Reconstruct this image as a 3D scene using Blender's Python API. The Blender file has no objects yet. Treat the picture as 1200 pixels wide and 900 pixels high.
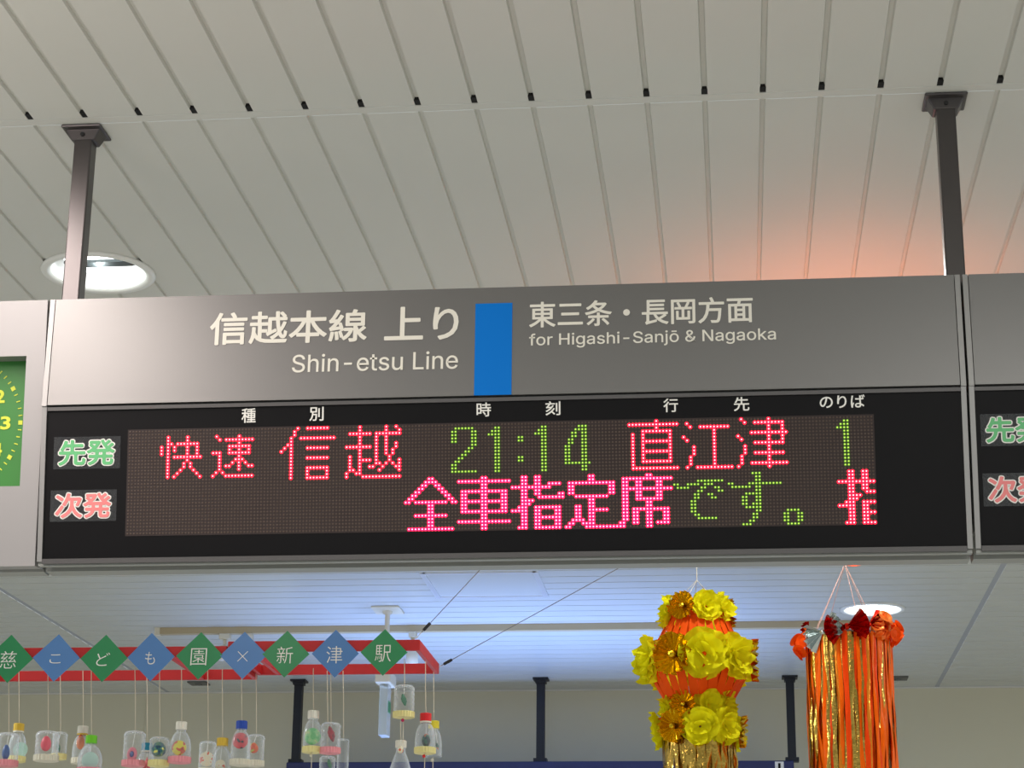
import bpy, bmesh, math, random
from mathutils import Vector, Matrix

# ------------------------------------------------------------------ camera, world, lights
S = bpy.context.scene
COL = S.collection
EYE = 1.6
F_PX = 2399.487
CR = Vector((0.99429733, 0.1061369, 0.01038189))
CU = Vector((0.02266614, -0.30545262, 0.95193747))
CF = Vector((-0.10420686, 0.94627356, 0.30611643))
cd = bpy.data.cameras.new('camera')
cd.sensor_width = 36.0
cd.lens = F_PX / 1200 * 36
cd.clip_start = 0.05
cam = bpy.data.objects.new('camera', cd)
COL.objects.link(cam)
m3 = Matrix((CR, CU, -CF)).transposed()
cam.matrix_world = Matrix.Translation((0, 0, EYE)) @ m3.to_4x4()
S.camera = cam

EXPOSURE = 0.0
WORLD = 0.55
S.view_settings.view_transform = 'Standard'
S.view_settings.look = 'None'
S.view_settings.gamma = 1.0
S.view_settings.use_curve_mapping = False
S.view_settings.exposure = EXPOSURE

w = bpy.data.worlds.new('world')
S.world = w
w.use_nodes = True
w.node_tree.nodes['Background'].inputs[0].default_value = (0.92, 0.98, 1.0, 1)
w.node_tree.nodes['Background'].inputs[1].default_value = WORLD

H = 1.8            # ceiling height above the eye
CZ = EYE + H       # ceiling height above the floor


def lamp(name, kind, loc, power, color=(1, 1, 1), size=0.1, rot=None, size_y=None, spot=None, blend=0.5):
    l = bpy.data.lights.new(name, kind)
    l.energy = power
    l.color = color
    if kind == 'AREA':
        l.size = size
        if size_y:
            l.shape = 'RECTANGLE'
            l.size_y = size_y
    else:
        l.shadow_soft_size = size
    if spot:
        l.spot_size = math.radians(spot)
        l.spot_blend = blend
    o = bpy.data.objects.new(name, l)
    COL.objects.link(o)
    o.location = loc
    if rot:
        o.rotation_euler = rot
    return o


# unseen lamps: the first two are assumed from the sign's glare, the others are added fill
lamp('assumed_lamp_front', 'AREA', (-1.78, 2.5, EYE + 1.5), 4, (1.0, 0.87, 0.82), 0.35, (math.radians(88), 0, math.radians(-14)))  # stands in for an assumed, unseen lit sign facing the board
lamp('assumed_tube_front', 'AREA', (-1.60, 2.85, CZ - 0.05), 22, (1.0, 0.88, 0.83), 0.24, (0, 0, 0), 1.5)  # assumed ceiling tube, unseen, for the glare on the left pole and header
lamp('fill_side', 'AREA', (3.0, 5.4, CZ - 0.012), 64, (0.96, 1.0, 0.98), 0.6, (0, 0, 0))  # added fill, lifts the ceiling behind the sign by floor bounce
lamp('fill_side', 'AREA', (-3.6, 5.2, CZ - 0.012), 64, (0.96, 1.0, 0.98), 0.6, (0, 0, 0))
lamp('fill_hall', 'AREA', (1.1, 0.5, CZ - 0.012), 75, (1.0, 0.98, 0.93), 0.6, (0, 0, 0))  # added fill for front light and floor bounce
lamp('fill_hall', 'AREA', (-1.2, -1.0, CZ - 0.012), 75, (1.0, 0.98, 0.93), 0.6, (0, 0, 0))
# added lamp in place of daylight from an assumed window in the far wall, and an added uplight for the blue ceiling patch
lamp('assumed_daylight_far', 'AREA', (-1.04, 10.78, 1.45), 12, (0.50, 0.68, 1.0), 2.9, (math.radians(90), 0, math.radians(180)), 2.4)
up = lamp('blue_uplight', 'AREA', (-0.95, 9.2, 0.9), 27, (0.26, 0.44, 1.0), 2.0, (math.radians(180), 0, 0), 1.7)
up.data.spread = math.radians(50)


# ------------------------------------------------------------------ helpers
def ray(x, y):
    return CF + CR * ((x - 600) / F_PX) - CU * ((y - 450) / F_PX)


def at(x, y, Y):
    d = ray(x, y)
    p = d * (Y / d.y)
    return Vector((p.x, p.y, p.z + EYE))


def at_z(x, y, z):
    d = ray(x, y)
    p = d * ((z - EYE) / d.z)
    return Vector((p.x, p.y, z))


def srgb(r, g, b):
    def f(c):
        c /= 255.0
        return c / 12.92 if c <= 0.04045 else ((c + 0.055) / 1.055) ** 2.4
    return (f(r), f(g), f(b), 1)


MATS = {}


def mat(name, col, rough=0.5, metal=0.0, emit=None, strength=0.0, bump=0.0, scale=40.0, var=0.0, spec=0.5, trans=0.0):
    if name in MATS:
        return MATS[name]
    m = bpy.data.materials.new(name)
    m.use_nodes = True
    nt = m.node_tree
    b = nt.nodes['Principled BSDF']
    b.inputs['Base Color'].default_value = col
    b.inputs['Roughness'].default_value = rough
    b.inputs['Metallic'].default_value = metal
    b.inputs['Specular IOR Level'].default_value = spec
    if emit:
        b.inputs['Emission Color'].default_value = emit
        b.inputs['Emission Strength'].default_value = strength
    if bump or var:
        tc = nt.nodes.new('ShaderNodeTexCoord')
        nz = nt.nodes.new('ShaderNodeTexNoise')
        nz.inputs['Scale'].default_value = scale
        nz.inputs['Detail'].default_value = 4
        nt.links.new(tc.outputs['Object'], nz.inputs['Vector'])
        if bump:
            bp = nt.nodes.new('ShaderNodeBump')
            bp.inputs['Strength'].default_value = bump
            bp.inputs['Distance'].default_value = 0.01
            nt.links.new(nz.outputs['Fac'], bp.inputs['Height'])
            nt.links.new(bp.outputs['Normal'], b.inputs['Normal'])
        if var:
            mx = nt.nodes.new('ShaderNodeMix')
            mx.data_type = 'RGBA'
            mx.inputs[6].default_value = [c * (1 - var) for c in col[:3]] + [1]
            mx.inputs[7].default_value = [min(1, c * (1 + var)) for c in col[:3]] + [1]
            nt.links.new(nz.outputs['Fac'], mx.inputs[0])
            nt.links.new(mx.outputs[2], b.inputs['Base Color'])
    if trans:
        out = nt.nodes['Material Output']
        tl = nt.nodes.new('ShaderNodeBsdfTranslucent')
        tl.inputs[0].default_value = col
        ms = nt.nodes.new('ShaderNodeMixShader')
        ms.inputs[0].default_value = trans
        nt.links.new(b.outputs[0], ms.inputs[1])
        nt.links.new(tl.outputs[0], ms.inputs[2])
        nt.links.new(ms.outputs[0], out.inputs[0])
    MATS[name] = m
    return m


def clear_mat(name, tint=(1, 1, 1, 1), edge=0.55, base=0.06, rough=0.12):
    if name in MATS:
        return MATS[name]
    m = bpy.data.materials.new(name)
    m.use_nodes = True
    nt = m.node_tree
    out = nt.nodes['Material Output']
    b = nt.nodes['Principled BSDF']
    b.inputs['Base Color'].default_value = (0.85, 0.9, 0.95, 1)
    b.inputs['Roughness'].default_value = rough
    t = nt.nodes.new('ShaderNodeBsdfTransparent')
    t.inputs[0].default_value = tint
    lw = nt.nodes.new('ShaderNodeLayerWeight')
    lw.inputs[0].default_value = 0.35
    mr = nt.nodes.new('ShaderNodeMapRange')
    mr.inputs[3].default_value = base
    mr.inputs[4].default_value = edge
    nt.links.new(lw.outputs['Facing'], mr.inputs[0])
    ms = nt.nodes.new('ShaderNodeMixShader')
    nt.links.new(mr.outputs[0], ms.inputs[0])
    nt.links.new(t.outputs[0], ms.inputs[1])
    nt.links.new(b.outputs[0], ms.inputs[2])
    nt.links.new(ms.outputs[0], out.inputs[0])
    MATS[name] = m
    return m


def mottled(name, cols, scale=60.0, kind='voronoi'):
    """printed picture: irregular patches of several colours"""
    if name in MATS:
        return MATS[name]
    m = bpy.data.materials.new(name)
    m.use_nodes = True
    nt = m.node_tree
    b = nt.nodes['Principled BSDF']
    b.inputs['Roughness'].default_value = 0.45
    tc = nt.nodes.new('ShaderNodeTexCoord')
    if kind == 'stripe':
        tx = nt.nodes.new('ShaderNodeTexWave')
        tx.inputs['Scale'].default_value = scale
        tx.inputs['Distortion'].default_value = 1.0
        mp = nt.nodes.new('ShaderNodeMapping')
        mp.inputs['Rotation'].default_value = (0, 0.9, 0)
        nt.links.new(tc.outputs['Object'], mp.inputs[0])
        nt.links.new(mp.outputs[0], tx.inputs['Vector'])
        src = tx.outputs['Fac']
    else:
        tx = nt.nodes.new('ShaderNodeTexNoise')
        tx.inputs['Scale'].default_value = scale
        tx.inputs['Detail'].default_value = 1
        nt.links.new(tc.outputs['Object'], tx.inputs['Vector'])
        src = tx.outputs['Fac']
    cr = nt.nodes.new('ShaderNodeValToRGB')
    e = cr.color_ramp
    e.interpolation = 'CONSTANT'
    n = len(cols)
    while len(e.elements) < n:
        e.elements.new(0.5)
    for i, c in enumerate(cols):
        e.elements[i].position = 0.0 if i == 0 else 0.5 + (i - n / 2) * (0.13 if kind != 'stripe' else 0.8 / n)
        e.elements[i].color = c
    nt.links.new(src, cr.inputs[0])
    nt.links.new(cr.outputs[0], b.inputs['Base Color'])
    MATS[name] = m
    return m


class MB:
    def __init__(self):
        self.v = []
        self.f = []
        self.smooth = False

    def add(self, vs, fs):
        o = len(self.v)
        self.v += [tuple(p) for p in vs]
        self.f += [tuple(i + o for i in f) for f in fs]

    def quad(self, a, b, c, d):
        self.add([a, b, c, d], [(0, 1, 2, 3)])

    def box(self, lo, hi):
        x0, y0, z0 = lo
        x1, y1, z1 = hi
        self.add([(x0, y0, z0), (x1, y0, z0), (x1, y1, z0), (x0, y1, z0), (x0, y0, z1), (x1, y0, z1), (x1, y1, z1), (x0, y1, z1)],
                 [(0, 3, 2, 1), (4, 5, 6, 7), (0, 1, 5, 4), (1, 2, 6, 5), (2, 3, 7, 6), (3, 0, 4, 7)])

    def obox(self, o, ax, ay, az):
        """box from corner o along three edge vectors"""
        o = Vector(o)
        p = [o, o + ax, o + ax + ay, o + ay]
        p += [q + az for q in p]
        self.add(p, [(0, 3, 2, 1), (4, 5, 6, 7), (0, 1, 5, 4), (1, 2, 6, 5), (2, 3, 7, 6), (3, 0, 4, 7)])

    def prism_x(self, prof, x0, x1):
        """closed (Y,Z) outline extruded along X"""
        n = len(prof)
        self.add([(x0, y, z) for y, z in prof] + [(x1, y, z) for y, z in prof],
                 [tuple(range(n - 1, -1, -1)), tuple(range(n, 2 * n))] + [(i, (i + 1) % n, n + (i + 1) % n, n + i) for i in range(n)])

    def tube(self, pts, r, n=6, caps=True):
        pts = [Vector(p) for p in pts]
        rings = []
        for i, p in enumerate(pts):
            t = (pts[min(i + 1, len(pts) - 1)] - pts[max(i - 1, 0)]).normalized()
            a = t.orthogonal().normalized() if abs(t.z) > 0.99 or i == 0 else t.cross(Vector((0.3, 0.9, 0.1))).normalized()
            a = t.cross(Vector((0.31, 0.9, 0.13))).normalized()
            b = t.cross(a)
            rings.append([p + (a * math.cos(2 * math.pi * k / n) + b * math.sin(2 * math.pi * k / n)) * r for k in range(n)])
        vs = [q for R in rings for q in R]
        fs = []
        for i in range(len(rings) - 1):
            for k in range(n):
                fs.append((i * n + k, i * n + (k + 1) % n, (i + 1) * n + (k + 1) % n, (i + 1) * n + k))
        if caps:
            fs += [tuple(range(n - 1, -1, -1)), tuple(range(len(vs) - n, len(vs)))]
        self.add(vs, fs)

    def lathe(self, prof, n=24, c=(0, 0, 0), wob=None):
        """prof: list of (r, z) around the z axis"""
        vs = []
        for j, (r, z) in enumerate(prof):
            for k in range(n):
                a = 2 * math.pi * k / n
                rr = r * (1 + (wob(a, j) if wob else 0))
                vs.append((c[0] + rr * math.cos(a), c[1] + rr * math.sin(a), c[2] + z))
        fs = []
        for j in range(len(prof) - 1):
            for k in range(n):
                fs.append((j * n + k, j * n + (k + 1) % n, (j + 1) * n + (k + 1) % n, (j + 1) * n + k))
        self.add(vs, fs)

    def build(self, name, m, parent=None, smooth=False, loc=None):
        me = bpy.data.meshes.new(name)
        me.from_pydata(self.v, [], self.f)
        me.materials.append(m)
        if smooth:
            for p in me.polygons:
                p.use_smooth = True
        me.validate()
        o = bpy.data.objects.new(name, me)
        COL.objects.link(o)
        if parent:
            o.parent = parent
        if loc is not None:
            o.location = loc
        return o


def bevel(o, wd=0.002, seg=2):
    md = o.modifiers.new('bevel', 'BEVEL')
    md.width = wd
    md.segments = seg
    md.limit_method = 'ANGLE'
    return o


def thing(name, label, cat, loc=(0, 0, 0), group=None, rz=0.0):
    o = bpy.data.objects.new(name, None)
    o.empty_display_size = 0.05
    COL.objects.link(o)
    o.location = loc
    o.rotation_euler.z = rz
    o['label'] = label
    o['category'] = cat
    if group:
        o['group'] = group
    return o


def tag(o, label, cat, group=None):
    o['label'] = label
    o['category'] = cat
    if group:
        o['group'] = group
    return o


def struct(o):
    o['kind'] = 'structure'
    return o


try:
    SANS = bpy.data.fonts.load(bpy.utils.system_resource('DATAFILES', path='fonts') + '/Inter.woff2')
except Exception:
    SANS = None


def text_geo(s, offset=0.0, extrude=0.0):
    cu = bpy.data.curves.new('lettering', 'FONT')
    if SANS and all(ord(c) < 0x250 for c in s) and not s.isdigit() and s != '×':
        cu.font = SANS
    cu.body = s
    cu.size = 1.0
    cu.offset = offset
    cu.extrude = extrude
    cu.resolution_u = 4
    o = bpy.data.objects.new('lettering', cu)
    COL.objects.link(o)
    bpy.context.view_layer.update()
    dg = bpy.context.evaluated_depsgraph_get()
    me = bpy.data.meshes.new_from_object(o.evaluated_get(dg))
    vs = [v.co.copy() for v in me.vertices]
    fs = [tuple(p.vertices) for p in me.polygons if p.area > 1e-6 and all(vs[i].z > 0 for i in p.vertices) and p.normal.z > 0.9]
    bpy.data.objects.remove(o)
    bpy.data.curves.remove(cu)
    bpy.data.meshes.remove(me)
    if SANS and 'k' in s and len(s) > 1:
        # the font's k has crossing outlines that fill badly: draw that letter from three clean strokes instead
        i = s.index('k')
        pv, _ = text_geo(s[:i], offset, extrude)
        end = max(p.x for p in pv)
        x0 = min(p.x for p in vs if p.x > end + 0.02)
        fs = [f for f in fs if not all(x0 - 0.002 <= vs[j].x <= x0 + 0.322 for j in f)]
        for q, poly in enumerate((((0.053, 0), (0.114, 0), (0.114, 0.509), (0.053, 0.509)), ((0.112, 0.137), (0.36, 0.379), (0.284, 0.379), (0.112, 0.212)),
                                  ((0.148, 0.186), (0.294, 0), (0.372, 0), (0.191, 0.229)))):
            b = len(vs)
            vs += [Vector((x0 - 0.053 + x, y, 0.5 + 0.01 * q)) for x, y in poly]
            fs.append((b, b + 1, b + 2, b + 3))
    return vs, fs


def text_on(s, name, m, parent, o, u, v, x0, x1, y0, y1, lift=0.0006, offset=0.0, thick=0.0008, grow=0.0, bold=0.0, nb=8):
    """lettering fitted into the box x0..x1, y0..y1 measured along u and v from o"""
    vs, fs = text_geo(s, offset, 0.5)
    bx0, bx1 = min(p.x for p in vs), max(p.x for p in vs)
    by0, by1 = min(p.y for p in vs), max(p.y for p in vs)
    n = u.cross(v).normalized()
    mb = MB()
    out = []
    for p in vs:
        a = x0 - grow + (p.x - bx0) / (bx1 - bx0) * (x1 - x0 + 2 * grow)
        b = y0 - grow + (p.y - by0) / (by1 - by0) * (y1 - y0 + 2 * grow)
        out.append((a, b, lift + (p.z + 0.5) * thick))
    sh = [(0, 0)] + ([(bold * math.cos(2 * math.pi * k / nb), bold * math.sin(2 * math.pi * k / nb)) for k in range(nb)] if bold else [])
    for i, (da, db) in enumerate(sh):      # heavier strokes: the same outline laid down again, slightly shifted
        mb.add([o + u * (a + da) + v * (b + db) + n * (c - i * 0.00001) for a, b, c in out], fs)
    return mb.build(name, m, parent)


# ------------------------------------------------------------------ materials
M_CEIL = mat('ceiling_paint', srgb(212, 212, 205), 0.6, var=0.02, scale=3, spec=0.3)
M_CEIL2 = mat('far_ceiling_paint', srgb(204, 206, 202), 0.3, var=0.02, scale=3, spec=0.4)
M_TRIMW = mat('white_trim', srgb(226, 224, 218), 0.4)
M_DARKGAP = mat('dark_gap', srgb(40, 40, 40), 0.8)
M_WALL = mat('wall_paint', srgb(214, 209, 186), 0.75, var=0.03, scale=2)
M_FLOOR = mat('floor_tile', srgb(206, 203, 196), 0.5, var=0.05, scale=4)
M_GUN = mat('gunmetal', srgb(88, 84, 84), 0.33, 0.7, var=0.06, scale=30)
M_ALU = mat('satin_aluminium', srgb(122, 121, 120), 0.42, 0.8, bump=0.01, scale=300)
M_FRAME = mat('frame_aluminium', srgb(186, 184, 182), 0.36, 0.6)
M_PANEL = mat('pale_panel', srgb(152, 150, 150), 0.42, 0.25)
M_BLACK = mat('black_face', srgb(14, 13, 15), 0.45, spec=0.14)
M_MATRIX = mat('matrix_face', srgb(54, 44, 43), 0.6, spec=0.3)
M_CREAM = mat('cream_print', srgb(236, 232, 220), 0.6)
M_WHITE = mat('white_print', srgb(240, 238, 232), 0.6)
M_BLUE = mat('blue_mark', srgb(0, 118, 212), 0.6, spec=0.15)
M_RED = mat('red_paint', srgb(196, 30, 34), 0.5, var=0.12, scale=25)
M_STRING = mat('cotton_string', srgb(222, 212, 190), 0.9)
M_WIRE = mat('grey_wire', srgb(120, 112, 106), 0.6)
M_RUBBER = mat('black_rubber', srgb(28, 28, 30), 0.6)
M_CREAMP = mat('cream_plastic', srgb(222, 214, 192), 0.45)
M_NAVY = mat('navy_panel', srgb(38, 44, 92), 0.5)
M_DARKPOLE = mat('dark_pole', srgb(34, 36, 42), 0.5, 0.3)
M_LAMPW = mat('lamp_white', srgb(235, 235, 230), 0.35)

# ------------------------------------------------------------------ setting
PITCH = 0.1152
PH = -1.1826
Y_TR0, Y_TR1 = 3.724, 3.752
Y_SPLIT = 6.6
Y_WALL = 10.9
HOLES = [(-1.535, 4.59, 0.118), (0.1, 4.98, 0.118)]
HOLES_FAR = [(0.605, 8.835, 0.118)]


def strip(mb, s0, z0, s1, z1, t0, t1, holes, swap=False):
    """ceiling face from s0..s1 across and t0..t1 along, with round openings left out"""
    def P(s, t, z):
        return (t, s, z) if swap else (s, t, z)
    hs = [h for h in holes if h[0] - h[2] < max(s0, s1) and h[0] + h[2] > min(s0, s1) and t0 < h[1] < t1]
    if not hs:
        mb.quad(P(s0, t0, z0), P(s1, t0, z1), P(s1, t1, z1), P(s0, t1, z0))
        return
    hc, tc, r = hs[0]
    cuts = sorted({s0, s1} | {c for c in (hc - r * math.cos(math.pi * k / 40) for k in range(41)) if s0 < c < s1})
    for a, b in zip(cuts[:-1], cuts[1:]):
        za = z0 + (z1 - z0) * (a - s0) / (s1 - s0)
        zb = z0 + (z1 - z0) * (b - s0) / (s1 - s0)
        ha = math.sqrt(max(0, r * r - (a - hc) ** 2))
        hb = math.sqrt(max(0, r * r - (b - hc) ** 2))
        mb.quad(P(a, t0, za), P(b, t0, zb), P(b, tc - hb, zb), P(a, tc - ha, za))
        mb.quad(P(a, tc + ha, za), P(b, tc + hb, zb), P(b, t1, zb), P(a, t1, za))


def slats(mb, s_lo, s_hi, phase, pitch, g, depth, t0, t1, holes, swap=False):
    k0 = math.floor((s_lo - phase) / pitch)
    k1 = math.ceil((s_hi - phase) / pitch)
    for k in range(k0, k1):
        c = phase + k * pitch
        strip(mb, c + g / 2, CZ, c + pitch - g / 2, CZ, t0, t1, holes, swap)
        strip(mb, c - g / 2, CZ, c - g * 0.32, CZ + depth, t0, t1, holes, swap)
        strip(mb, c - g * 0.32, CZ + depth, c + g * 0.32, CZ + depth, t0, t1, holes, swap)
        strip(mb, c + g * 0.32, CZ + depth, c + g / 2, CZ, t0, t1, holes, swap)


mb = MB()
slats(mb, -5.0, 5.0, PH, PITCH, 0.0125, 0.008, -3.0, Y_TR0 - 0.024, [])
slats(mb, -5.0, 5.0, PH, PITCH, 0.0125, 0.045, Y_TR0 - 0.024, Y_TR0 - 0.002, [])
slats(mb, -5.0, 5.0, PH, PITCH, 0.0115, 0.006, Y_TR1, Y_SPLIT, HOLES)
struct(mb.build('ceiling', M_CEIL))
mb = MB()
seamL, seamR = -3.07, 1.062
for a, b in ((-9.0, seamL - 0.012), (seamL + 0.012, seamR - 0.012), (seamR + 0.012, 6.0)):
    sh = HOLES_FAR
    slats(mb, Y_SPLIT, Y_WALL, Y_SPLIT + 0.02, 0.1152, 0.011, 0.007, a, b, [(h[1], h[0], h[2]) for h in sh], True)
struct(mb.build('ceiling', M_CEIL2))
mb = MB()
for sx in (seamL, seamR):
    mb.box((sx - 0.012, Y_SPLIT, CZ + 0.002), (sx + 0.012, Y_WALL, CZ + 0.012))
struct(mb.build('ceiling_joint', mat('joint_grey', srgb(170, 174, 182), 0.5)))
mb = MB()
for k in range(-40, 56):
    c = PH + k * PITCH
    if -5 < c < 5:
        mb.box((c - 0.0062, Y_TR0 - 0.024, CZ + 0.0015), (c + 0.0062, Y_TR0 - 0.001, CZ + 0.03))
struct(mb.build('groove_shade', mat('groove_shade_black', srgb(20, 20, 20), 0.9)))  # black boxes put in the groove ends in place of their shade
mb = MB()
mb.box((-5, Y_TR0 + 0.001, CZ + 0.0006), (5, Y_TR1, CZ + 0.02))
struct(mb.build('trim_1', M_CEIL))
mb = MB()
mb.box((-9, Y_SPLIT - 0.03, CZ - 0.004), (6, Y_SPLIT + 0.03, CZ + 0.02))
struct(mb.build('trim_2', M_TRIMW))
mb = MB()
mb.box((-9, -4, -0.1), (6, Y_WALL + 0.3, 0))
struct(mb.build('floor', M_FLOOR))
# far wall with an assumed wide glazed opening, unseen below the sign there
mb = MB()
WX0, WX1, WZ0, WZ1 = -3.0, 1.05, 0.12, 2.78
mb.box((-9, Y_WALL, WZ1), (6, Y_WALL + 0.2, CZ + 0.1))
mb.box((-9, Y_WALL, 0), (WX0, Y_WALL + 0.2, WZ1))
mb.box((WX1, Y_WALL, 0), (6, Y_WALL + 0.2, WZ1))
mb.box((WX0, Y_WALL, 0), (WX1, Y_WALL + 0.2, WZ0))
struct(mb.build('wall_back', M_WALL))
mb = MB()
for x in (WX0 + 0.02, -1.0, WX1 - 0.02):
    mb.box((x - 0.03, Y_WALL + 0.02, WZ0), (x + 0.03, Y_WALL + 0.08, WZ1))
mb.box((WX0, Y_WALL + 0.02, WZ0), (WX1, Y_WALL + 0.08, WZ0 + 0.06))
mb.box((WX0, Y_WALL + 0.02, WZ1 - 0.06), (WX1, Y_WALL + 0.08, WZ1))
wf = struct(mb.build('assumed_window_1', M_FRAME))  # unseen window frame, assumed to go with the added daylight lamp
mb = MB()
mb.box((WX0, Y_WALL + 0.04, WZ0), (WX1, Y_WALL + 0.05, WZ1))
mb.build('pane', clear_mat('assumed_window_glass', (0.9, 0.95, 1, 1), 0.3, 0.05, 0.02), wf)
mb = MB()
mb.box((-9, Y_WALL - 0.012, CZ - 0.007), (6, Y_WALL - 0.0005, CZ - 0.0005))
struct(mb.build('trim_3', M_TRIMW))
mb = MB()
for x in (-0.98, -3.2):
    mb.box((x - 0.006, Y_WALL - 0.004, WZ1), (x + 0.006, Y_WALL - 0.0002, CZ - 0.008))
struct(mb.build('trim_4', M_WALL))


# ------------------------------------------------------------------ downlights
def downlight(x, y, power, label):
    t = thing('downlight', label, 'ceiling light', (x, y, CZ), 'round downlights')
    r = MB()
    r.lathe([(0.118, 0.002), (0.139, 0.001), (0.1405, -0.003), (0.137, -0.0075), (0.124, -0.0075), (0.116, -0.003), (0.1145, 0.004), (0.118, 0.004)], 64)
    r.build('trim_ring', M_LAMPW, t, True)
    c = MB()
    c.lathe([(0.116, 0.002), (0.113, 0.016), (0.106, 0.034), (0.09, 0.047), (0.03, 0.052), (0.001, 0.0525)], 48)
    c.build('reflector', mat('reflector_white', (0.9, 0.9, 0.9, 1), 0.3), t, True)
    for s in (-1, 1):
        b = MB()
        b.tube([(-0.075, s * 0.042, 0.026), (0.075, s * 0.042, 0.026)], 0.009, 10)
        b.build('lamp_tube', mat('lit_tube', (1, 1, 1, 1), 0.4, emit=(0.93, 1.0, 0.98, 1), strength=6), t, True)
    g = MB()
    g.box((-0.085, -0.017, 0.019), (0.085, 0.017, 0.05))
    g.build('lamp_holder', mat('holder_grey', srgb(60, 66, 68), 0.7), t)
    l = lamp('downlight_lamp', 'POINT', (0, 0, 0.0085), power, (0.93, 1.0, 0.98), 0.007)
    l.parent = t
    return t


downlight(-1.535, 4.59, 0.25, 'round white ceiling downlight lit behind the left hanger pole')
downlight(0.605, 8.835, 1.2, 'round lit ceiling downlight just above the orange streamer decoration')

# ------------------------------------------------------------------ signs
SX0, SX1 = -1.3312, 0.4440
ZT = EYE + 1.3945
ZH = EYE + 1.1755
A_ = Vector((0, 3.708, EYE + 1.1688))
B_ = Vector((0, 3.75, EYE + 0.878))
VD = (B_ - A_).normalized()          # down along the tilted display face
VU = -VD
UX = Vector((1, 0, 0))
NF = UX.cross(VU).normalized()       # outward, to the viewer
LEDL = (B_ - A_).length


def on_led(x, y):
    d = ray(x, y)
    a = A_ - Vector((0, 0, EYE))
    t = a.dot(NF) / d.dot(NF)
    p = d * t - a
    return p.x, -p.dot(VD)          # u, v (up)


def on_head(x, y):
    p = at(x, y, 3.70)
    return p.x, p.z


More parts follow.
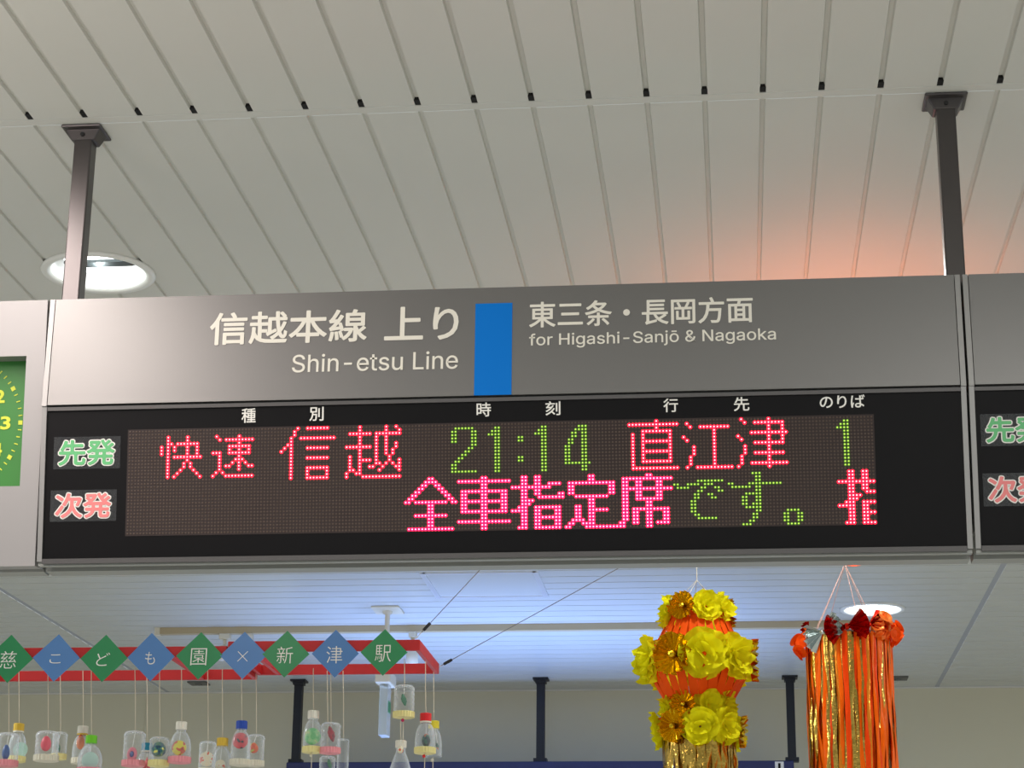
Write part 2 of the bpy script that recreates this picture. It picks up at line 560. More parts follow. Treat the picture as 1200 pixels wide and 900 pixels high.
GLY = {
 'kai': '2:2,8;3:2,8;4:2-3,5-11;5:0,2,4,8,11;6:0,2,4,8,11;7:0,2,8,11;8:2,4-12;9:2,8;10:2,7,9;11:2,7,9;12:2,6,10;13:2,5,11;14:2,4,12',
 'soku': '2:1,8;3:2,4-12;4:8;5:5-11;6:5,8,11;7:0-2,5-11;8:2,8;9:2,7-9;10:2,6,8,10;11:2,4-5,8,11-12;12:2,8;13:1,3;14:0,4-12',
 'shin': '0:5,8-14;1:4;2:4;3:3,6-16;4:3;5:2-3;6:1,3,8-14;7:0,3;8:3;9:3,8-14;10:3;11:3;12:3,8-14;13:3,8,14;14:3,8,14;15:3,8-14',
 'etsu': '0:4,12,15;1:4,12,16;2:1-7,9-16;3:4,9,12;4:4,9,12;5:4,9,12,15;6:0-7,9,12,15;7:4,9,12,14;8:4,9,12,14;9:1,4,9,13;10:1,4-7,9,13,16;11:1,4,9-10,12,14,16;12:1,4,7-8,11,15-16;13:1-2,4,10,16;14:0,3-4;15:0,5-16',
 'two': '1:1-6;2:0-1,6-7;3:0-1,6-7;4:0-1,6-7;5:0-1,6-7;6:6-7;7:5-6;8:4-5;9:3-4;10:2-3;11:1-2;12:0-1;13:0-1;14:0-7',
 'one': '1:2-3;2:1-3;3:0-3;4:2-3;5:2-3;6:2-3;7:2-3;8:2-3;9:2-3;10:2-3;11:2-3;12:2-3;13:2-3;14:2-3',
 'colon': '4:0-1;5:0-1;10:0-1;11:0-1',
 'four': '1:4-6;2:3-6;3:2-3,5-6;4:2-3,5-6;5:1-2,5-6;6:1-2,5-6;7:0-1,5-6;8:0-1,5-6;9:0-1,5-6;10:0-1,5-6;11:0-1,5-6;12:0-7;13:5-6;14:5-6',
 'nao': '0:8;1:0-14;2:8;3:4-12;4:1,4,12;5:1,4,12;6:1,4-12;7:1,4,12;8:1,4,12;9:1,4-12;10:1,4,12;11:1,4,12;12:1,4-12;13:1;14:1-14',
 'e': '1:17;2:18,21-29;3:25;4:25;5:16,25;6:17,25;7:25;8:19,25;9:19,25;10:19,25;11:18,25;12:18,25;13:18,25;14:17,20-30',
 'tsu': '0:33,41;1:34,37-45;2:41,45;3:41,45;4:36-46;5:32,41,45;6:33,41,45;7:37-45;8:34,41;9:34,41;10:34,37-45;11:33,41;12:33,41;13:33,36-46;14:32,41',
 'zen': '16:7-8;17:6-9;18:5-6,9-10;19:4-5,10-11;20:3-4,11-12;21:2-3,12-13;22:1-2,13-14;23:0-1,3-12,14-15;24:7-8;25:7-8;26:7-8;27:3-12;28:7-8;29:7-8;30:7-8;31:1-14',
 'sha': '16:7-8;17:0-15;18:7-8;19:7-8;20:1-14;21:1-2,7-8,13-14;22:1-2,7-8,13-14;23:1-14;24:1-2,7-8,13-14;25:1-2,7-8,13-14;26:1-14;27:7-8;28:7-8;29:0-15;30:7-8;31:7-8',
 'shi': '16:3-4,7-8;17:3-4,7-8;18:3-4,7-8,11-14;19:0-11;20:3-4,7-8;21:3-4,7-8,14-15;22:3-4,8-15;23:3-6;24:3-5;25:2-4,7-14;26:0-4,7-8,13-14;27:3-4,7-8,13-14;28:3-4,7-14;29:3-4,7-8,13-14;30:3-4,7-8,13-14;31:2-4,7-14',
 'tei': '16:7-8;17:7-8;18:1-14;19:1-2,13-14;20:1-2,13-14;21:1-2,13-14;22:3-12;23:7-8;24:7-8;25:3-4,7-8;26:3-4,7-12;27:3-4,7-8;28:3-4,7-8;29:2-5,7-8;30:1-2,5-8;31:0-1,6-14',
 'seki': '16:8-9;17:1-15;18:1-2,5-6,11-12;19:1-2,5-6,11-12;20:1-15;21:1-2,5-6,11-12;22:1-2,5-6,11-12;23:1-2,5-12;24:1-2,8-9;25:1-2,8-9;26:1-2,4-14;27:1-2,4-5,8-9,13-14;28:1-2,4-5,8-9,13-14;29:1-2,4-5,8-9,13-14;30:0-1,4-5,8-9,11-14;31:-1-1,8-9',
 'de': '18:7-14;19:0-1,4-7,9-11;20:1-4,8-9,12-13;21:7-8,13-14;22:6-7,10-11;23:6-7,11-12;24:5-6;25:5-6;26:5-6;27:5-6;28:6-7;29:7-12',
 'su': '16:7-9;17:8-9;18:8-9;19:0-1,6-15;20:1-6,8-9;21:8-9;22:5-9;23:4-5,8-9;24:4-5,8-9;25:4-5,7-9;26:5-9;27:8-9;28:7-8;29:7-8;30:6-7;31:4-6',
 'maru': '27:1-4;28:0-1,4-5;29:0-1,4-5;30:0-1,4-5;31:1-4',
}


def cells(key, c0):
    out = []
    for row in GLY[key].split(';'):
        r, cs = row.split(':')
        for part in cs.split(','):
            i = part.find('-', 1)
            a, b = (int(part[:i]), int(part[i + 1:])) if i > 0 else (int(part), int(part))
            for c in range(a, b + 1):
                if 0 <= c + c0 <= 223:
                    out.append((int(r), c + c0))
    return sorted(set(out))


CHARS = [('kai', 10, 'r'), ('soku', 26, 'r'), ('shin', 47, 'r'), ('etsu', 67, 'r'),
         ('two', 99, 'g'), ('one', 110, 'g'), ('colon', 119, 'g'), ('one', 124, 'g'), ('four', 133, 'g'),
         ('nao', 152, 'r'), ('e', 152, 'r'), ('tsu', 152, 'r'), ('one', 213, 'g'),
         ('zen', 85, 'p'), ('sha', 101, 'p'), ('shi', 117, 'p'), ('tei', 133, 'p'), ('seki', 149, 'p'),
         ('de', 165, 'g'), ('su', 181, 'g'), ('maru', 197, 'g'), ('shi', 213, 'r')]
LED_U0, LED_DU = -1.1542, 1.4221 / 223
LED_V0, LED_DV = -0.0479, -0.1982 / 31


def dome(mb, c, r, h, n=6):
    ring = [c + (UX * math.cos(2 * math.pi * k / n) + VU * math.sin(2 * math.pi * k / n)) * r for k in range(n)]
    mid = [c + (UX * math.cos(2 * math.pi * k / n) + VU * math.sin(2 * math.pi * k / n)) * r * 0.7 + NF * h * 0.75 for k in range(n)]
    mb.add(ring + mid + [c + NF * h], [(k, (k + 1) % n, n + (k + 1) % n, n + k) for k in range(n)] + [(n + k, n + (k + 1) % n, 2 * n) for k in range(n)])


def led_mat(name, col, s):
    m = mat(name, (0.02, 0.02, 0.02, 1), 0.3, emit=col, strength=s)
    try:
        m.cycles.emission_sampling = 'FRONT'
    except Exception:
        pass
    return m


LENS_BLOOM = {'r': led_mat('red_lens_bloom', (1.0, 0.0, 0.022, 1), 4.0), 'p': led_mat('pink_lens_bloom', (1.0, 0.0, 0.052, 1), 4.0),
        'g': led_mat('green_lens_bloom', (0.09, 0.26, 0.003, 1), 0.8)}
CORE = {'r': led_mat('red_die', (1.0, 0.5, 0.5, 1), 2.8), 'p': led_mat('pink_die', (1.0, 0.46, 0.66, 1), 2.8),
        'g': led_mat('green_die', (0.62, 0.95, 0.10, 1), 1.4)}


def unit_profile():
    """Y, Z outline of a sign box: upright header, ledge, display face tilted down, recessed bottom, rear box"""
    return [(3.713, ZT), (3.713, ZH), (3.716, ZH - 0.003), (A_.y + 0.003, A_.z), (B_.y + 0.003, B_.z), (3.752, EYE + 0.8665),
            (3.764, EYE + 0.866), (3.764, EYE + 0.91), (3.798, EYE + 0.91), (3.798, EYE + 0.8655), (3.840, EYE + 0.866), (3.868, EYE + 0.9), (3.872, ZT)]


def led_frame_strip(mb, u0, u1, v0, v1, t=0.004, back=0.002):
    mb.obox(A_ + UX * u0 + VU * v0 - NF * back, UX * (u1 - u0), VU * (v1 - v0), NF * (t + back))


def sticker(parent, px, s, green, label=None):
    """clear film with outlined characters stuck to the black face; px = (x0, y0, x1, y1)"""
    x0, y0, x1, y1 = px
    ua, va = on_led(x0, y1)
    ub, vb = on_led(x1, y0)
    f = MB()
    led_frame_strip(f, ua, ub, va, vb, 0.0012, 0.0)
    film = f.build('label_film', clear_mat('clear_film', (1, 1, 1, 1), 0.3, 0.03, 0.35), parent)
    mx, my = (ub - ua) * 0.085, (vb - va) * 0.12
    text_on(s, 'outline', M_WHITE, film, A_, UX, VU, ua + mx, ub - mx, va + my, vb - my, 0.0014, 0.0, 0.0003, 0.0, 0.0035, 12)
    mx, my = (ub - ua) * 0.085, (vb - va) * 0.12
    text_on(s, 'lettering', mat('green_print', srgb(100, 186, 122), 0.5) if green else mat('red_print', srgb(234, 132, 132), 0.5),
            film, A_, UX, VU, ua + mx, ub - mx, va + my, vb - my, 0.0021, 0.0, 0.0003, 0.0, 0.0013, 8)
    return film


def sign_shell(root, x0, x1, header=True):
    b = MB()
    b.prism_x(unit_profile(), x0 + 0.001, x1 - 0.001)
    b.build('housing', mat('sign_housing', srgb(150, 152, 148), 0.5, 0.15), root)
    hp = MB()
    hp.box((x0 + 0.0113, 3.700, ZH), (x1 - 0.0113, 3.7125, ZT))
    h = hp.build('header_panel', M_ALU, root)
    bp = MB()
    led_frame_strip(bp, x0 + 0.0095, x1 - 0.0095, -LEDL + 0.002, 0.0, 0.0, 0.004)
    p = bp.build('display_panel', M_BLACK, root)
    for s in (0, 1):
        e = MB()
        xa = x0 if s == 0 else x1 - 0.0098
        e.box((xa, 3.6995, ZH - 0.002), (xa + 0.0098, 3.708, ZT))
        e.obox(A_ + UX * xa + VU * (-LEDL - 0.004) - NF * 0.004, UX * 0.0096, VU * (LEDL + 0.012), NF * 0.0085)
        e.build('edge_trim', mat('edge_aluminium', srgb(148, 147, 146), 0.45, 0.55), root)
    e = MB()
    led_frame_strip(e, x0 + 0.0105, x1 - 0.0105, -0.0035, 0.0035, 0.0045)
    e.build('top_lip', mat('lip_grey', srgb(92, 90, 90), 0.45, 0.5), root)
    e = MB()
    led_frame_strip(e, x0 + 0.0105, x1 - 0.0105, -LEDL - 0.0085, -LEDL + 0.001, 0.007)
    e.build('bottom_trim', mat('lip_grey', srgb(92, 90, 90), 0.45, 0.5), root)
    return h, p


board = thing('departure_sign', 'long grey departure sign with lit red and green dot-matrix text and a blue line mark', 'sign', (0, 0, 0), 'sign boxes in the overhead row')
header, panel = sign_shell(board, SX0, SX1)
HO = Vector((0, 3.700, 0))
VZ = Vector((0, 0, 1))


def head_text(s, px, name='lettering', bold=0.0012, m=M_CREAM):
    (xa, ya), (xb, yb) = px            # lower-left and upper-right pixel
    a, za = on_head(xa, ya)
    b, zb = on_head(xb, yb)
    return text_on(s, name, m, header, HO, UX, VZ, a + bold, b - bold, za + bold, zb - bold, 0.0004, 0.0, 0.0008, 0.0, bold)


head_text('信越本線', ((245, 405), (431, 362)), bold=0.0013)
head_text('上り', ((450, 400), (538, 358)), bold=0.0013)
head_text('Shin-etsu Line', ((342, 437), (537, 411)), bold=0.0003)
head_text('東三条・長岡方面', ((620, 384.5), (882, 347)), bold=0.0008)
head_text('for Higashi-Sanjō & Nagaoka', ((620, 409), (909, 384)), bold=0.0003)
a, za = on_head(555.5, 462)
b, zb = on_head(600.5, 355)
mb = MB()
mb.box((a, 3.6990, ZH), (b, 3.7004, zb))
mb.build('line_mark', M_BLUE, header)

for s, x, y, wd, ht in (('種', 291.5, 487, 16.5, 17), ('別', 371, 485, 16.5, 16.5), ('時', 567, 480, 16.5, 16.5), ('刻', 648, 478.5, 17, 16.5),
                        ('行', 786, 475, 16.5, 16), ('先', 869, 473.5, 17.5, 16.5), ('のりば', 987, 470.5, 52, 16)):
    u0, v0 = on_led(x - wd / 2, y + ht / 2)
    u1, v1 = on_led(x + wd / 2, y - ht / 2)
    text_on(s, 'heading', M_WHITE, panel, A_, UX, VU, u0, u1, v0, v1, 0.0004, 0.0, 0.0005, 0.0, 0.0004, 6)

mb = MB()
led_frame_strip(mb, LED_U0 - 0.0045, LED_U0 + 1.4221 + 0.0045, LED_V0 - 0.1982 - 0.0045, LED_V0 + 0.0045, 0.0008)
mb.build('matrix_face', M_MATRIX, panel)
lit = set()
for k, c0, colr in CHARS:
    cs = cells(k, c0)
    lit |= set(cs)
    lens = MB()
    core = MB()
    for r, c in cs:
        p = A_ + UX * (LED_U0 + c * LED_DU) + VU * (LED_V0 + r * LED_DV)
        dome(lens, p + NF * 0.0008, 0.0038 if colr != 'g' else 0.003, 0.0016, 8)  # lens made oversized so its glow also imitates camera bloom
        dome(core, p + NF * 0.0019, 0.0016 if colr != 'g' else 0.00155, 0.0012, 8)
    me_l = lens.build('led_character', LENS_BLOOM[colr], panel)
    me_l['label'] = {'r': 'lit red character', 'p': 'lit pinkish red character', 'g': 'lit green character'}[colr]
    # the lit dies share the character's mesh: two materials on one object
    me = me_l.data
    me.materials.append(CORE[colr])
    bm = bmesh.new()
    bm.from_mesh(me)
    vs = [bm.verts.new(v) for v in core.v]
    for f in core.f:
        nf = bm.faces.new([vs[i] for i in f])
        nf.material_index = 1
    bm.to_mesh(me)
    bm.free()
mb = MB()
for r in range(32):
    for c in range(224):
        if (r, c) not in lit:
            dome(mb, A_ + UX * (LED_U0 + c * LED_DU) + VU * (LED_V0 + r * LED_DV) + NF * 0.0008, 0.0019, 0.0011, 6)
dots = mb.build('unlit_dots', mat('unlit_led', srgb(84, 68, 56), 0.4, var=0.4, scale=400), panel)
dots['kind'] = 'stuff'
s1 = sticker(board, (62.5, 511, 141.5, 550), '先発', True)
s1['label'] = 'clear label with green characters'
s2 = sticker(board, (58.5, 573.5, 137, 611.5), '次発', False)
s2['label'] = 'clear label with pink red characters'

# right neighbour
rsign = thing('departure_sign', 'grey departure sign cut off at the right edge with green and red clear labels', 'sign', (0, 0, 0), 'sign boxes in the overhead row')
sign_shell(rsign, 0.4488, 0.4488 + 1.775)
s1 = sticker(rsign, (1150, 484, 1229, 523), '先発', True)
s1['label'] = 'clear label with green characters'
s2 = sticker(rsign, (1153, 553.5, 1231, 593.5), '次発', False)
s2['label'] = 'clear label with pink red characters'

# left neighbour with the green clock
csign = thing('clock_sign', 'pale grey sign box with a green clock at the left edge', 'sign', (0, 0, 0), 'sign boxes in the overhead row')
CX0, CX1 = -2.25, -1.3368
T_ = Vector((0, 3.700, ZT))
Bt = Vector((0, 3.752, EYE + 0.8665))
CD = (Bt - T_).normalized()
CUv = -CD
CN = UX.cross(CUv).normalized()
CL = (Bt - T_).length


def on_clock(x, y, deep=0.0):
    d = ray(x, y)
    a = T_ - CN * deep - Vector((0, 0, EYE))
    p = d * (a.dot(CN) / d.dot(CN)) - a
    return p.x, -p.dot(CD)


wu1, wv1 = on_clock(31.0, 417)
_, wv0 = on_clock(25.5, 569.5)
cu_, cv_ = on_clock(-55, 497, 0.044)
wu0 = 2 * cu_ - wu1
mb = MB()
TH = 0.05


def cbox(mb, u0, u1, v0, v1, front=0.0, back=TH):
    mb.obox(T_ + UX * u0 + CUv * v0 - CN * back, UX * (u1 - u0), CUv * (v1 - v0), CN * (back + front))


cbox(mb, CX0, wu0, -CL, 0)
cbox(mb, wu1, CX1, -CL, 0)
cbox(mb, wu0, wu1, wv1, 0)
cbox(mb, wu0, wu1, -CL, wv0)
mb.build('front_panel', M_PANEL, csign)
mb = MB()
mb.prism_x([(T_.y + 0.055, ZT - 0.001), (3.809, EYE + 0.868), (3.840, EYE + 0.866), (3.868, EYE + 0.9), (3.872, ZT - 0.001)], CX0 + 0.001, CX1 - 0.001)
mb.build('housing', mat('sign_housing', srgb(150, 152, 148), 0.5, 0.15), csign)
mb = MB()
cbox(mb, wu0, wu1, wv0, wv1, -TH + 0.006, TH + 0.002)
face = mb.build('clock_face', mat('clock_green', srgb(48, 124, 44), 0.45, var=0.06, scale=12), csign)
M_YEL = mat('clock_yellow', srgb(206, 216, 60), 0.5)
co = T_ + UX * cu_ + CUv * cv_ - CN * (TH - 0.006)
RCL = (on_clock(24, 497, 0.044)[0] - cu_)
mb = MB()
for i in range(60):
    an = math.radians(6 * i)
    d = UX * math.sin(an) + CUv * math.cos(an)
    t = UX * math.cos(an) - CUv * math.sin(an)
    ln, wd = (0.0085, 0.0085) if i % 5 == 0 else (0.0075, 0.002)
    mb.obox(co + d * (RCL - ln / 2) - t * wd / 2, d * ln, t * wd, CN * 0.001)
mb.build('minute_marks', M_YEL, face)
for i in range(1, 13):
    an = math.radians(30 * i)
    c = co + (UX * math.sin(an) + CUv * math.cos(an)) * (RCL * 0.78)
    wd = 0.0115 if i < 10 else 0.018
    text_on(str(i), 'numeral', M_YEL, face, c, UX, CUv, -wd * 0.9, wd * 0.9, -0.0135, 0.0135, 0.0003, 0.03)
for an, ln in ((270, 0.07), (250, 0.10)):
    an = math.radians(an)
    d = UX * math.sin(an) + CUv * math.cos(an)
    t = UX * math.cos(an) - CUv * math.sin(an)
    mb = MB()
    mb.obox(co - t * 0.003 + CN * 0.003, d * ln, t * 0.006, CN * 0.002)
    mb.build('clock_hand', M_YEL, face)


# hanger poles
def hanger(x, y, label):
    t = thing('hanger_pole', label, 'pole', (x, y, CZ), 'hanger poles above the sign row')
    p = MB()
    p.box((-0.0185, -0.0185, -(CZ - ZT) - 0.0), (0.0185, 0.0185, -0.004))
    bevel(p.build('pole', M_GUN, t), 0.003)
    f = MB()
    f.box((-0.042, -0.04, -0.006), (0.042, 0.04, -0.0003))
    f.add([(-0.036, -0.024, -0.006), (0.036, -0.024, -0.006), (0.036, 0.024, -0.006), (-0.036, 0.024, -0.006),
           (-0.024, -0.021, -0.028), (0.024, -0.021, -0.028), (0.024, 0.021, -0.028), (-0.024, 0.021, -0.028)],
          [(0, 1, 5, 4), (1, 2, 6, 5), (2, 3, 7, 6), (3, 0, 4, 7), (4, 5, 6, 7)])
    bevel(f.build('ceiling_plate', M_GUN, t), 0.0025)
    b = MB()
    b.tube([(0, -0.026, -0.017), (0, -0.021, -0.017)], 0.0045, 8)
    b.build('bolt', M_DARKGAP, t)
    return t


hanger(-1.316, 3.788, 'gunmetal hanger pole at the left end of the sign, in front of the downlight')
hanger(at(1110, 150, 3.77).x, 3.788, 'dark hanger pole at the right end of the departure sign')

# ------------------------------------------------------------------ far ceiling fittings
hx0, hx1, hy0, hy1 = -0.688 * H, -0.433 * H, 4.457 * H, 4.712 * H
hatch = thing('ceiling_hatch', 'square inspection hatch in the far blue-lit ceiling', 'hatch', ((hx0 + hx1) / 2, (hy0 + hy1) / 2, CZ))
a = (hx1 - hx0) / 2
mb = MB()
for s in (-1, 1):
    mb.box((s * a - 0.011, -a - 0.011, -0.006), (s * a + 0.011, a + 0.011, 0.001))
    mb.box((-a, s * a - 0.011, -0.005), (a, s * a + 0.011, 0.001))
mb.build('hatch_frame', mat('hatch_aluminium', srgb(226, 228, 232), 0.3, 0.4), hatch)
mb = MB()
mb.box((-a, -a, -0.002), (a, a, 0.002))
mb.build('hatch_lid', M_CEIL2, hatch)

ry = 5.055 * H
rail = thing('lighting_track', 'long cream lighting track across the far ceiling', 'lighting track', (-1.2, ry, CZ))
mb = MB()
mb.box((-1.46 * H + 1.2, -0.018, -0.03), (0.36 * H + 1.2, 0.018, -0.0005))
mb.build('track_bar', mat('track_beige', srgb(186, 168, 132), 0.5), rail)
for s in (-1, 1):
    mb = MB()
    x = -1.46 * H + 1.2 if s < 0 else 0.36 * H + 1.2
    mb.box((x - 0.012, -0.021, -0.034), (x + 0.012, 0.021, -0.0005))
    mb.build('end_cap', M_CREAMP, rail)


def spotlight(px, wd, drop, label):
    x = at(px, 735, ry).x
    t = thing('track_spotlight', label, 'spotlight', (x, ry, CZ - 0.03), 'spotlights on the far lighting track')
    m = MB()
    m.box((-wd / 2, -0.02, -0.026), (wd / 2, 0.02, -0.0003))
    bevel(m.build('adapter', M_CREAMP, t), 0.003)
    m = MB()
    m.tube([(0, 0, -0.026), (0, 0, -0.026 - drop)], 0.008, 10)
    m.build('neck', M_CREAMP, t, True)
    m = MB()
    z = -0.026 - drop
    m.lathe([(0.001, z), (0.02, z), (0.027, z - 0.012), (0.027, z - 0.065), (0.022, z - 0.065), (0.02, z - 0.05), (0.001, z - 0.05)], 20)
    m.build('lamp_head', M_CREAMP, t, True)
    return t


spotlight(264.5, 0.05, 0.03, 'cream track spotlight left of centre, above the blue cross diamond and green diamond beside it')
spotlight(293, 0.03, 0.03, 'cream track spotlight directly above the blue diamond with the cross')
spotlight(484, 0.035, 0.055, 'cream track spotlight above the right end of the red frame')

# edge-on hanging exit sign
ey = 8.72
e0 = at(455.5, 720, 8.75)
ex = thing('exit_sign', 'clear exit sign hanging edge-on from a cream ceiling plate behind the last green diamond', 'sign', (e0.x, ey, CZ))
mb = MB()
mb.box((-0.062, -0.075, -0.010), (0.062, 0.075, -0.0005))
bevel(mb.build('ceiling_plate', M_CREAMP, ex), 0.003)
zb = at(455, 789, ey).z - CZ
mb = MB()
mb.lathe([(0.022, -0.010), (0.02, -0.022), (0.011, -0.026), (0.011, zb)], 16)
mb.build('stem', M_CREAMP, ex, True)
zc = at(455, 803, ey).z - CZ
mb = MB()
mb.box((-0.033, -0.08, zc), (0.033, 0.08, zb))
bevel(mb.build('lamp_box', M_CREAMP, ex), 0.004)
zd = at(455, 863, ey).z - CZ
mb = MB()
mb.box((-0.019, -0.04, zd), (0.019, 0.04, zc))
bevel(mb.build('clear_panel', clear_mat('acrylic', (0.93, 0.97, 0.95, 1), 0.9, 0.35, 0.08), ex), 0.003)
mb = MB()
mb.box((0.0175, -0.03, zd + 0.10), (0.0197, 0.035, zc - 0.07))
mb.build('green_pictogram', mat('exit_green', srgb(60, 150, 100), 0.4), ex)

# far sign on three poles
fy = 10.54
ft = at(600, 894, fy).z
fx0, fx1 = at(338, 900, fy).x, at(930, 893, fy).x
far = thing('hanging_sign', 'navy hanging sign far below at the bottom edge of the picture', 'sign', ((fx0 + fx1) / 2, fy, ft))
mb = MB()
hw = (fx1 - fx0) / 2
mb.box((-hw, -0.06, -0.42), (hw, 0.06, 0))
bevel(mb.build('sign_box', M_NAVY, far), 0.006)
mb = MB()
xx = at(913, 896, fy).x - (fx0 + fx1) / 2
mb.box((xx - 0.022, -0.0625, -0.06), (xx + 0.022, -0.0601, -0.006))
pl = mb.build('number_plate', M_WHITE, far)
mb = MB()
mb.box((xx - 0.006, -0.064, -0.06), (xx + 0.006, -0.0626, -0.014))
mb.build('numeral', M_BLACK, pl)
for px, lb in ((348, 'dark pole of the navy far sign, leftmost, below the red frame'), (634, 'dark pole of the navy far sign, middle one, left of the yellow lantern'),
               (925, 'dark pole of the navy far sign beside the orange streamers')):
    c = at_z(px, 795, CZ)
    t = thing('sign_pole', lb, 'pole', (c.x, fy, CZ), 'poles of the navy far sign')
    mb = MB()
    mb.box((-0.021, -0.021, -(CZ - ft)), (0.021, 0.021, -0.004))
    mb.build('pole', M_DARKPOLE, t)
    mb = MB()
    mb.box((-0.04, -0.045, -0.009), (0.04, 0.045, -0.0005))
    mb.box((-0.028, -0.03, -0.026), (0.028, 0.03, -0.009))
    mb.build('ceiling_plate', M_DARKPOLE, t)
    mb = MB()
    mb.box((-0.034, -0.034, -(CZ - ft) + 0.0003), (0.034, 0.034, -(CZ - ft) + 0.02))
    mb.build('foot_plate', M_DARKPOLE, t)
for px, py, lb in ((233, 800, 'small dark plate on the far ceiling left of the red frame end'), (1052, 794, 'small dark plate on the far ceiling right of the orange streamers')):
    c = at_z(px, py, CZ)
    mb = MB()
    mb.box((-0.05, -0.05, -0.008), (0.05, 0.05, -0.0005))
    mb.lathe([(0.02, -0.008), (0.018, -0.014), (0.001, -0.014)], 12)
    tag(mb.build('ceiling_plate', mat('plate_grey', srgb(96, 96, 92), 0.5), None, False, (c.x, min(c.y, Y_WALL - 0.06), CZ)), lb, 'plate', 'bare plates on the far ceiling')

# ------------------------------------------------------------------ red frames, diamonds, wires
FY0 = 5.20     # near beam
zn = at(480, 758.5, FY0).z
FYD = 0.36
BH, BT = 0.028, 0.012


def red_frame(xa, xb, cross, dz, label, ends=(1, 1)):
    t = thing('wooden_frame', label, 'frame', (0, 0, 0), 'red hanging frames')
    for y, nm in ((FY0, 'rail'), (FY0 + FYD - BT, 'rail')):
        m = MB()
        m.box((xa, y, zn - BH / 2 + dz), (xb, y + BT, zn + BH / 2 + dz))
        bevel(m.build(nm, M_RED, t), 0.0015)
    for x in ([xa] if ends[0] else []) + ([xb - BT] if ends[1] else []) + [cross]:
        m = MB()
        m.box((x, FY0 + BT, zn - BH / 2 + dz), (x + BT, FY0 + FYD - BT, zn + BH / 2 + dz))
        bevel(m.build('cross_bar', M_RED, t), 0.0015)
    return t


XF0 = at(-60, 762, FY0).x
XF1 = at(266.0, 757, FY0).x
XF2 = at(492.0, 753, FY0).x
red_frame(XF0, XF1, at(196, 757, FY0).x, -0.006, 'red wooden frame at left, under the green and blue paper diamonds from the left edge')
fr = red_frame(XF1 + 0.002, XF2, at(290, 757, FY0).x, 0.006, 'red wooden frame with free right end held by two wires')

# wires with black sleeves from the free end up to the ceiling
for (x0, y0, Ya), (x1, y1), lb in (((494, 741, FY0 + 0.01), (777, 438), 'thin grey wire tied to the near corner of the red frame'),
                                   (((517, 780, FY0 + FYD - 0.01)), (1089, 466), 'thin grey wire tied to the far corner of the red frame')):
    p0 = at(x0, y0, Ya)
    p1 = at_z(x1, y1, CZ - 0.004)
    t = thing('guy_wire', lb, 'wire', p0, 'guy wires of the red frame')
    d = p1 - p0
    m = MB()
    m.tube([(0, 0, 0), d * 0.5, d], 0.0011, 5)
    m.build('wire', M_WIRE, t)
    m = MB()
    dn = d.normalized()
    m.tube([dn * 0.008, dn * 0.034], 0.0042, 8)
    m.build('sleeve', M_RUBBER, t)
    m = MB()
    m.tube([(0, 0, 0), (-0.012, 0, -0.014), (-0.022, 0.002, -0.018)] if Ya < FY0 + 0.1 else [(0, 0, 0), (-0.006, 0, -0.004)], 0.0011, 5)
    m.build('tie_loop', M_STRING, t)

M_DG = mat('green_paper', srgb(38, 138, 84), 0.42, var=0.05, scale=20)
M_DB = mat('blue_paper', srgb(84, 132, 192), 0.42, var=0.05, scale=20)
DIA = [('慈', 11, 772, 'g', 'kanji for mercy'), ('こ', 66, 771, 'b', ''), ('ど', 122, 771.5, 'g', ''), ('も', 177, 770, 'b', ''), ('園', 234, 768.5, 'g', ''),
       ('×', 285.5, 768, 'b', ''), ('新', 335, 766.5, 'g', ''), ('津', 393, 766, 'b', ''), ('駅', 450, 764.5, 'g', '')]
DLAB = ['green paper diamond cut by the left edge, leftmost of the row', 'blue paper diamond lettered こ, second from the left', 'green paper diamond lettered ど, between two blue diamonds',
        'blue paper diamond lettered も above the pink-based bottles', 'green paper diamond with the boxed character 園', 'blue paper diamond with a plain cross',
        'green paper diamond lettered 新, right after the cross', 'blue glossy paper diamond lettered 津', 'green paper diamond lettered 駅 at the right end of the row']
for (s, px, py, cl, _), lb in zip(DIA, DLAB):
    Yd = FY0 - 0.006
    c = at(px, py, Yd)
    hd = (at(px + 27.6, py, Yd) - at(px - 27.6, py, Yd)).length / 2
    t = tag(bpy.data.objects.new('paper_diamond', None), lb, 'paper sign', 'lettered paper diamonds')
    bpy.data.objects.remove(t)
    m = MB()
    k = random.Random(px).uniform(-0.03, 0.03)
    corners = []
    for an in (0, 90, 180, 270):
        a = math.radians(an) + k * 0.5
        corners.append(Vector((hd * math.cos(a), 0, hd * math.sin(a))))
    m.add([p + Vector((0, -0.001, 0)) for p in corners] + [p + Vector((0, 0.001, 0)) for p in corners],
          [(0, 1, 2, 3)[::-1], (4, 5, 6, 7)[::-1][::-1], (0, 1, 5, 4), (1, 2, 6, 5), (2, 3, 7, 6), (3, 0, 4, 7)])
    o = m.build('paper_diamond', M_DG if cl == 'g' else M_DB, None, False, c)
    o.rotation_euler.x = math.radians(random.Random(px + 1).uniform(-5, 3))
    tag(o, lb, 'paper sign', 'lettered paper diamonds')
    q, qh = {'こ': (0.24, 0.19), 'ど': (0.28, 0.28), 'も': (0.21, 0.26), '×': (0.22, 0.22)}.get(s, (0.34, 0.36))
    q, qh = q * hd, qh * hd
    text_on(s, 'lettering', M_WHITE, o, Vector((-0.002, -0.001, -0.003)), UX, VZ, -q, q, -qh, qh, 0.0003, -0.03 if s == '×' else -0.006, 0.0004)

# ------------------------------------------------------------------ bottle ornaments
M_PET = clear_mat('clear_plastic', (0.97, 0.985, 1, 1), 0.8, 0.09, 0.06)
M_PET2 = clear_mat('thin_plastic', (0.98, 0.99, 1, 1), 0.75, 0.08, 0.07)


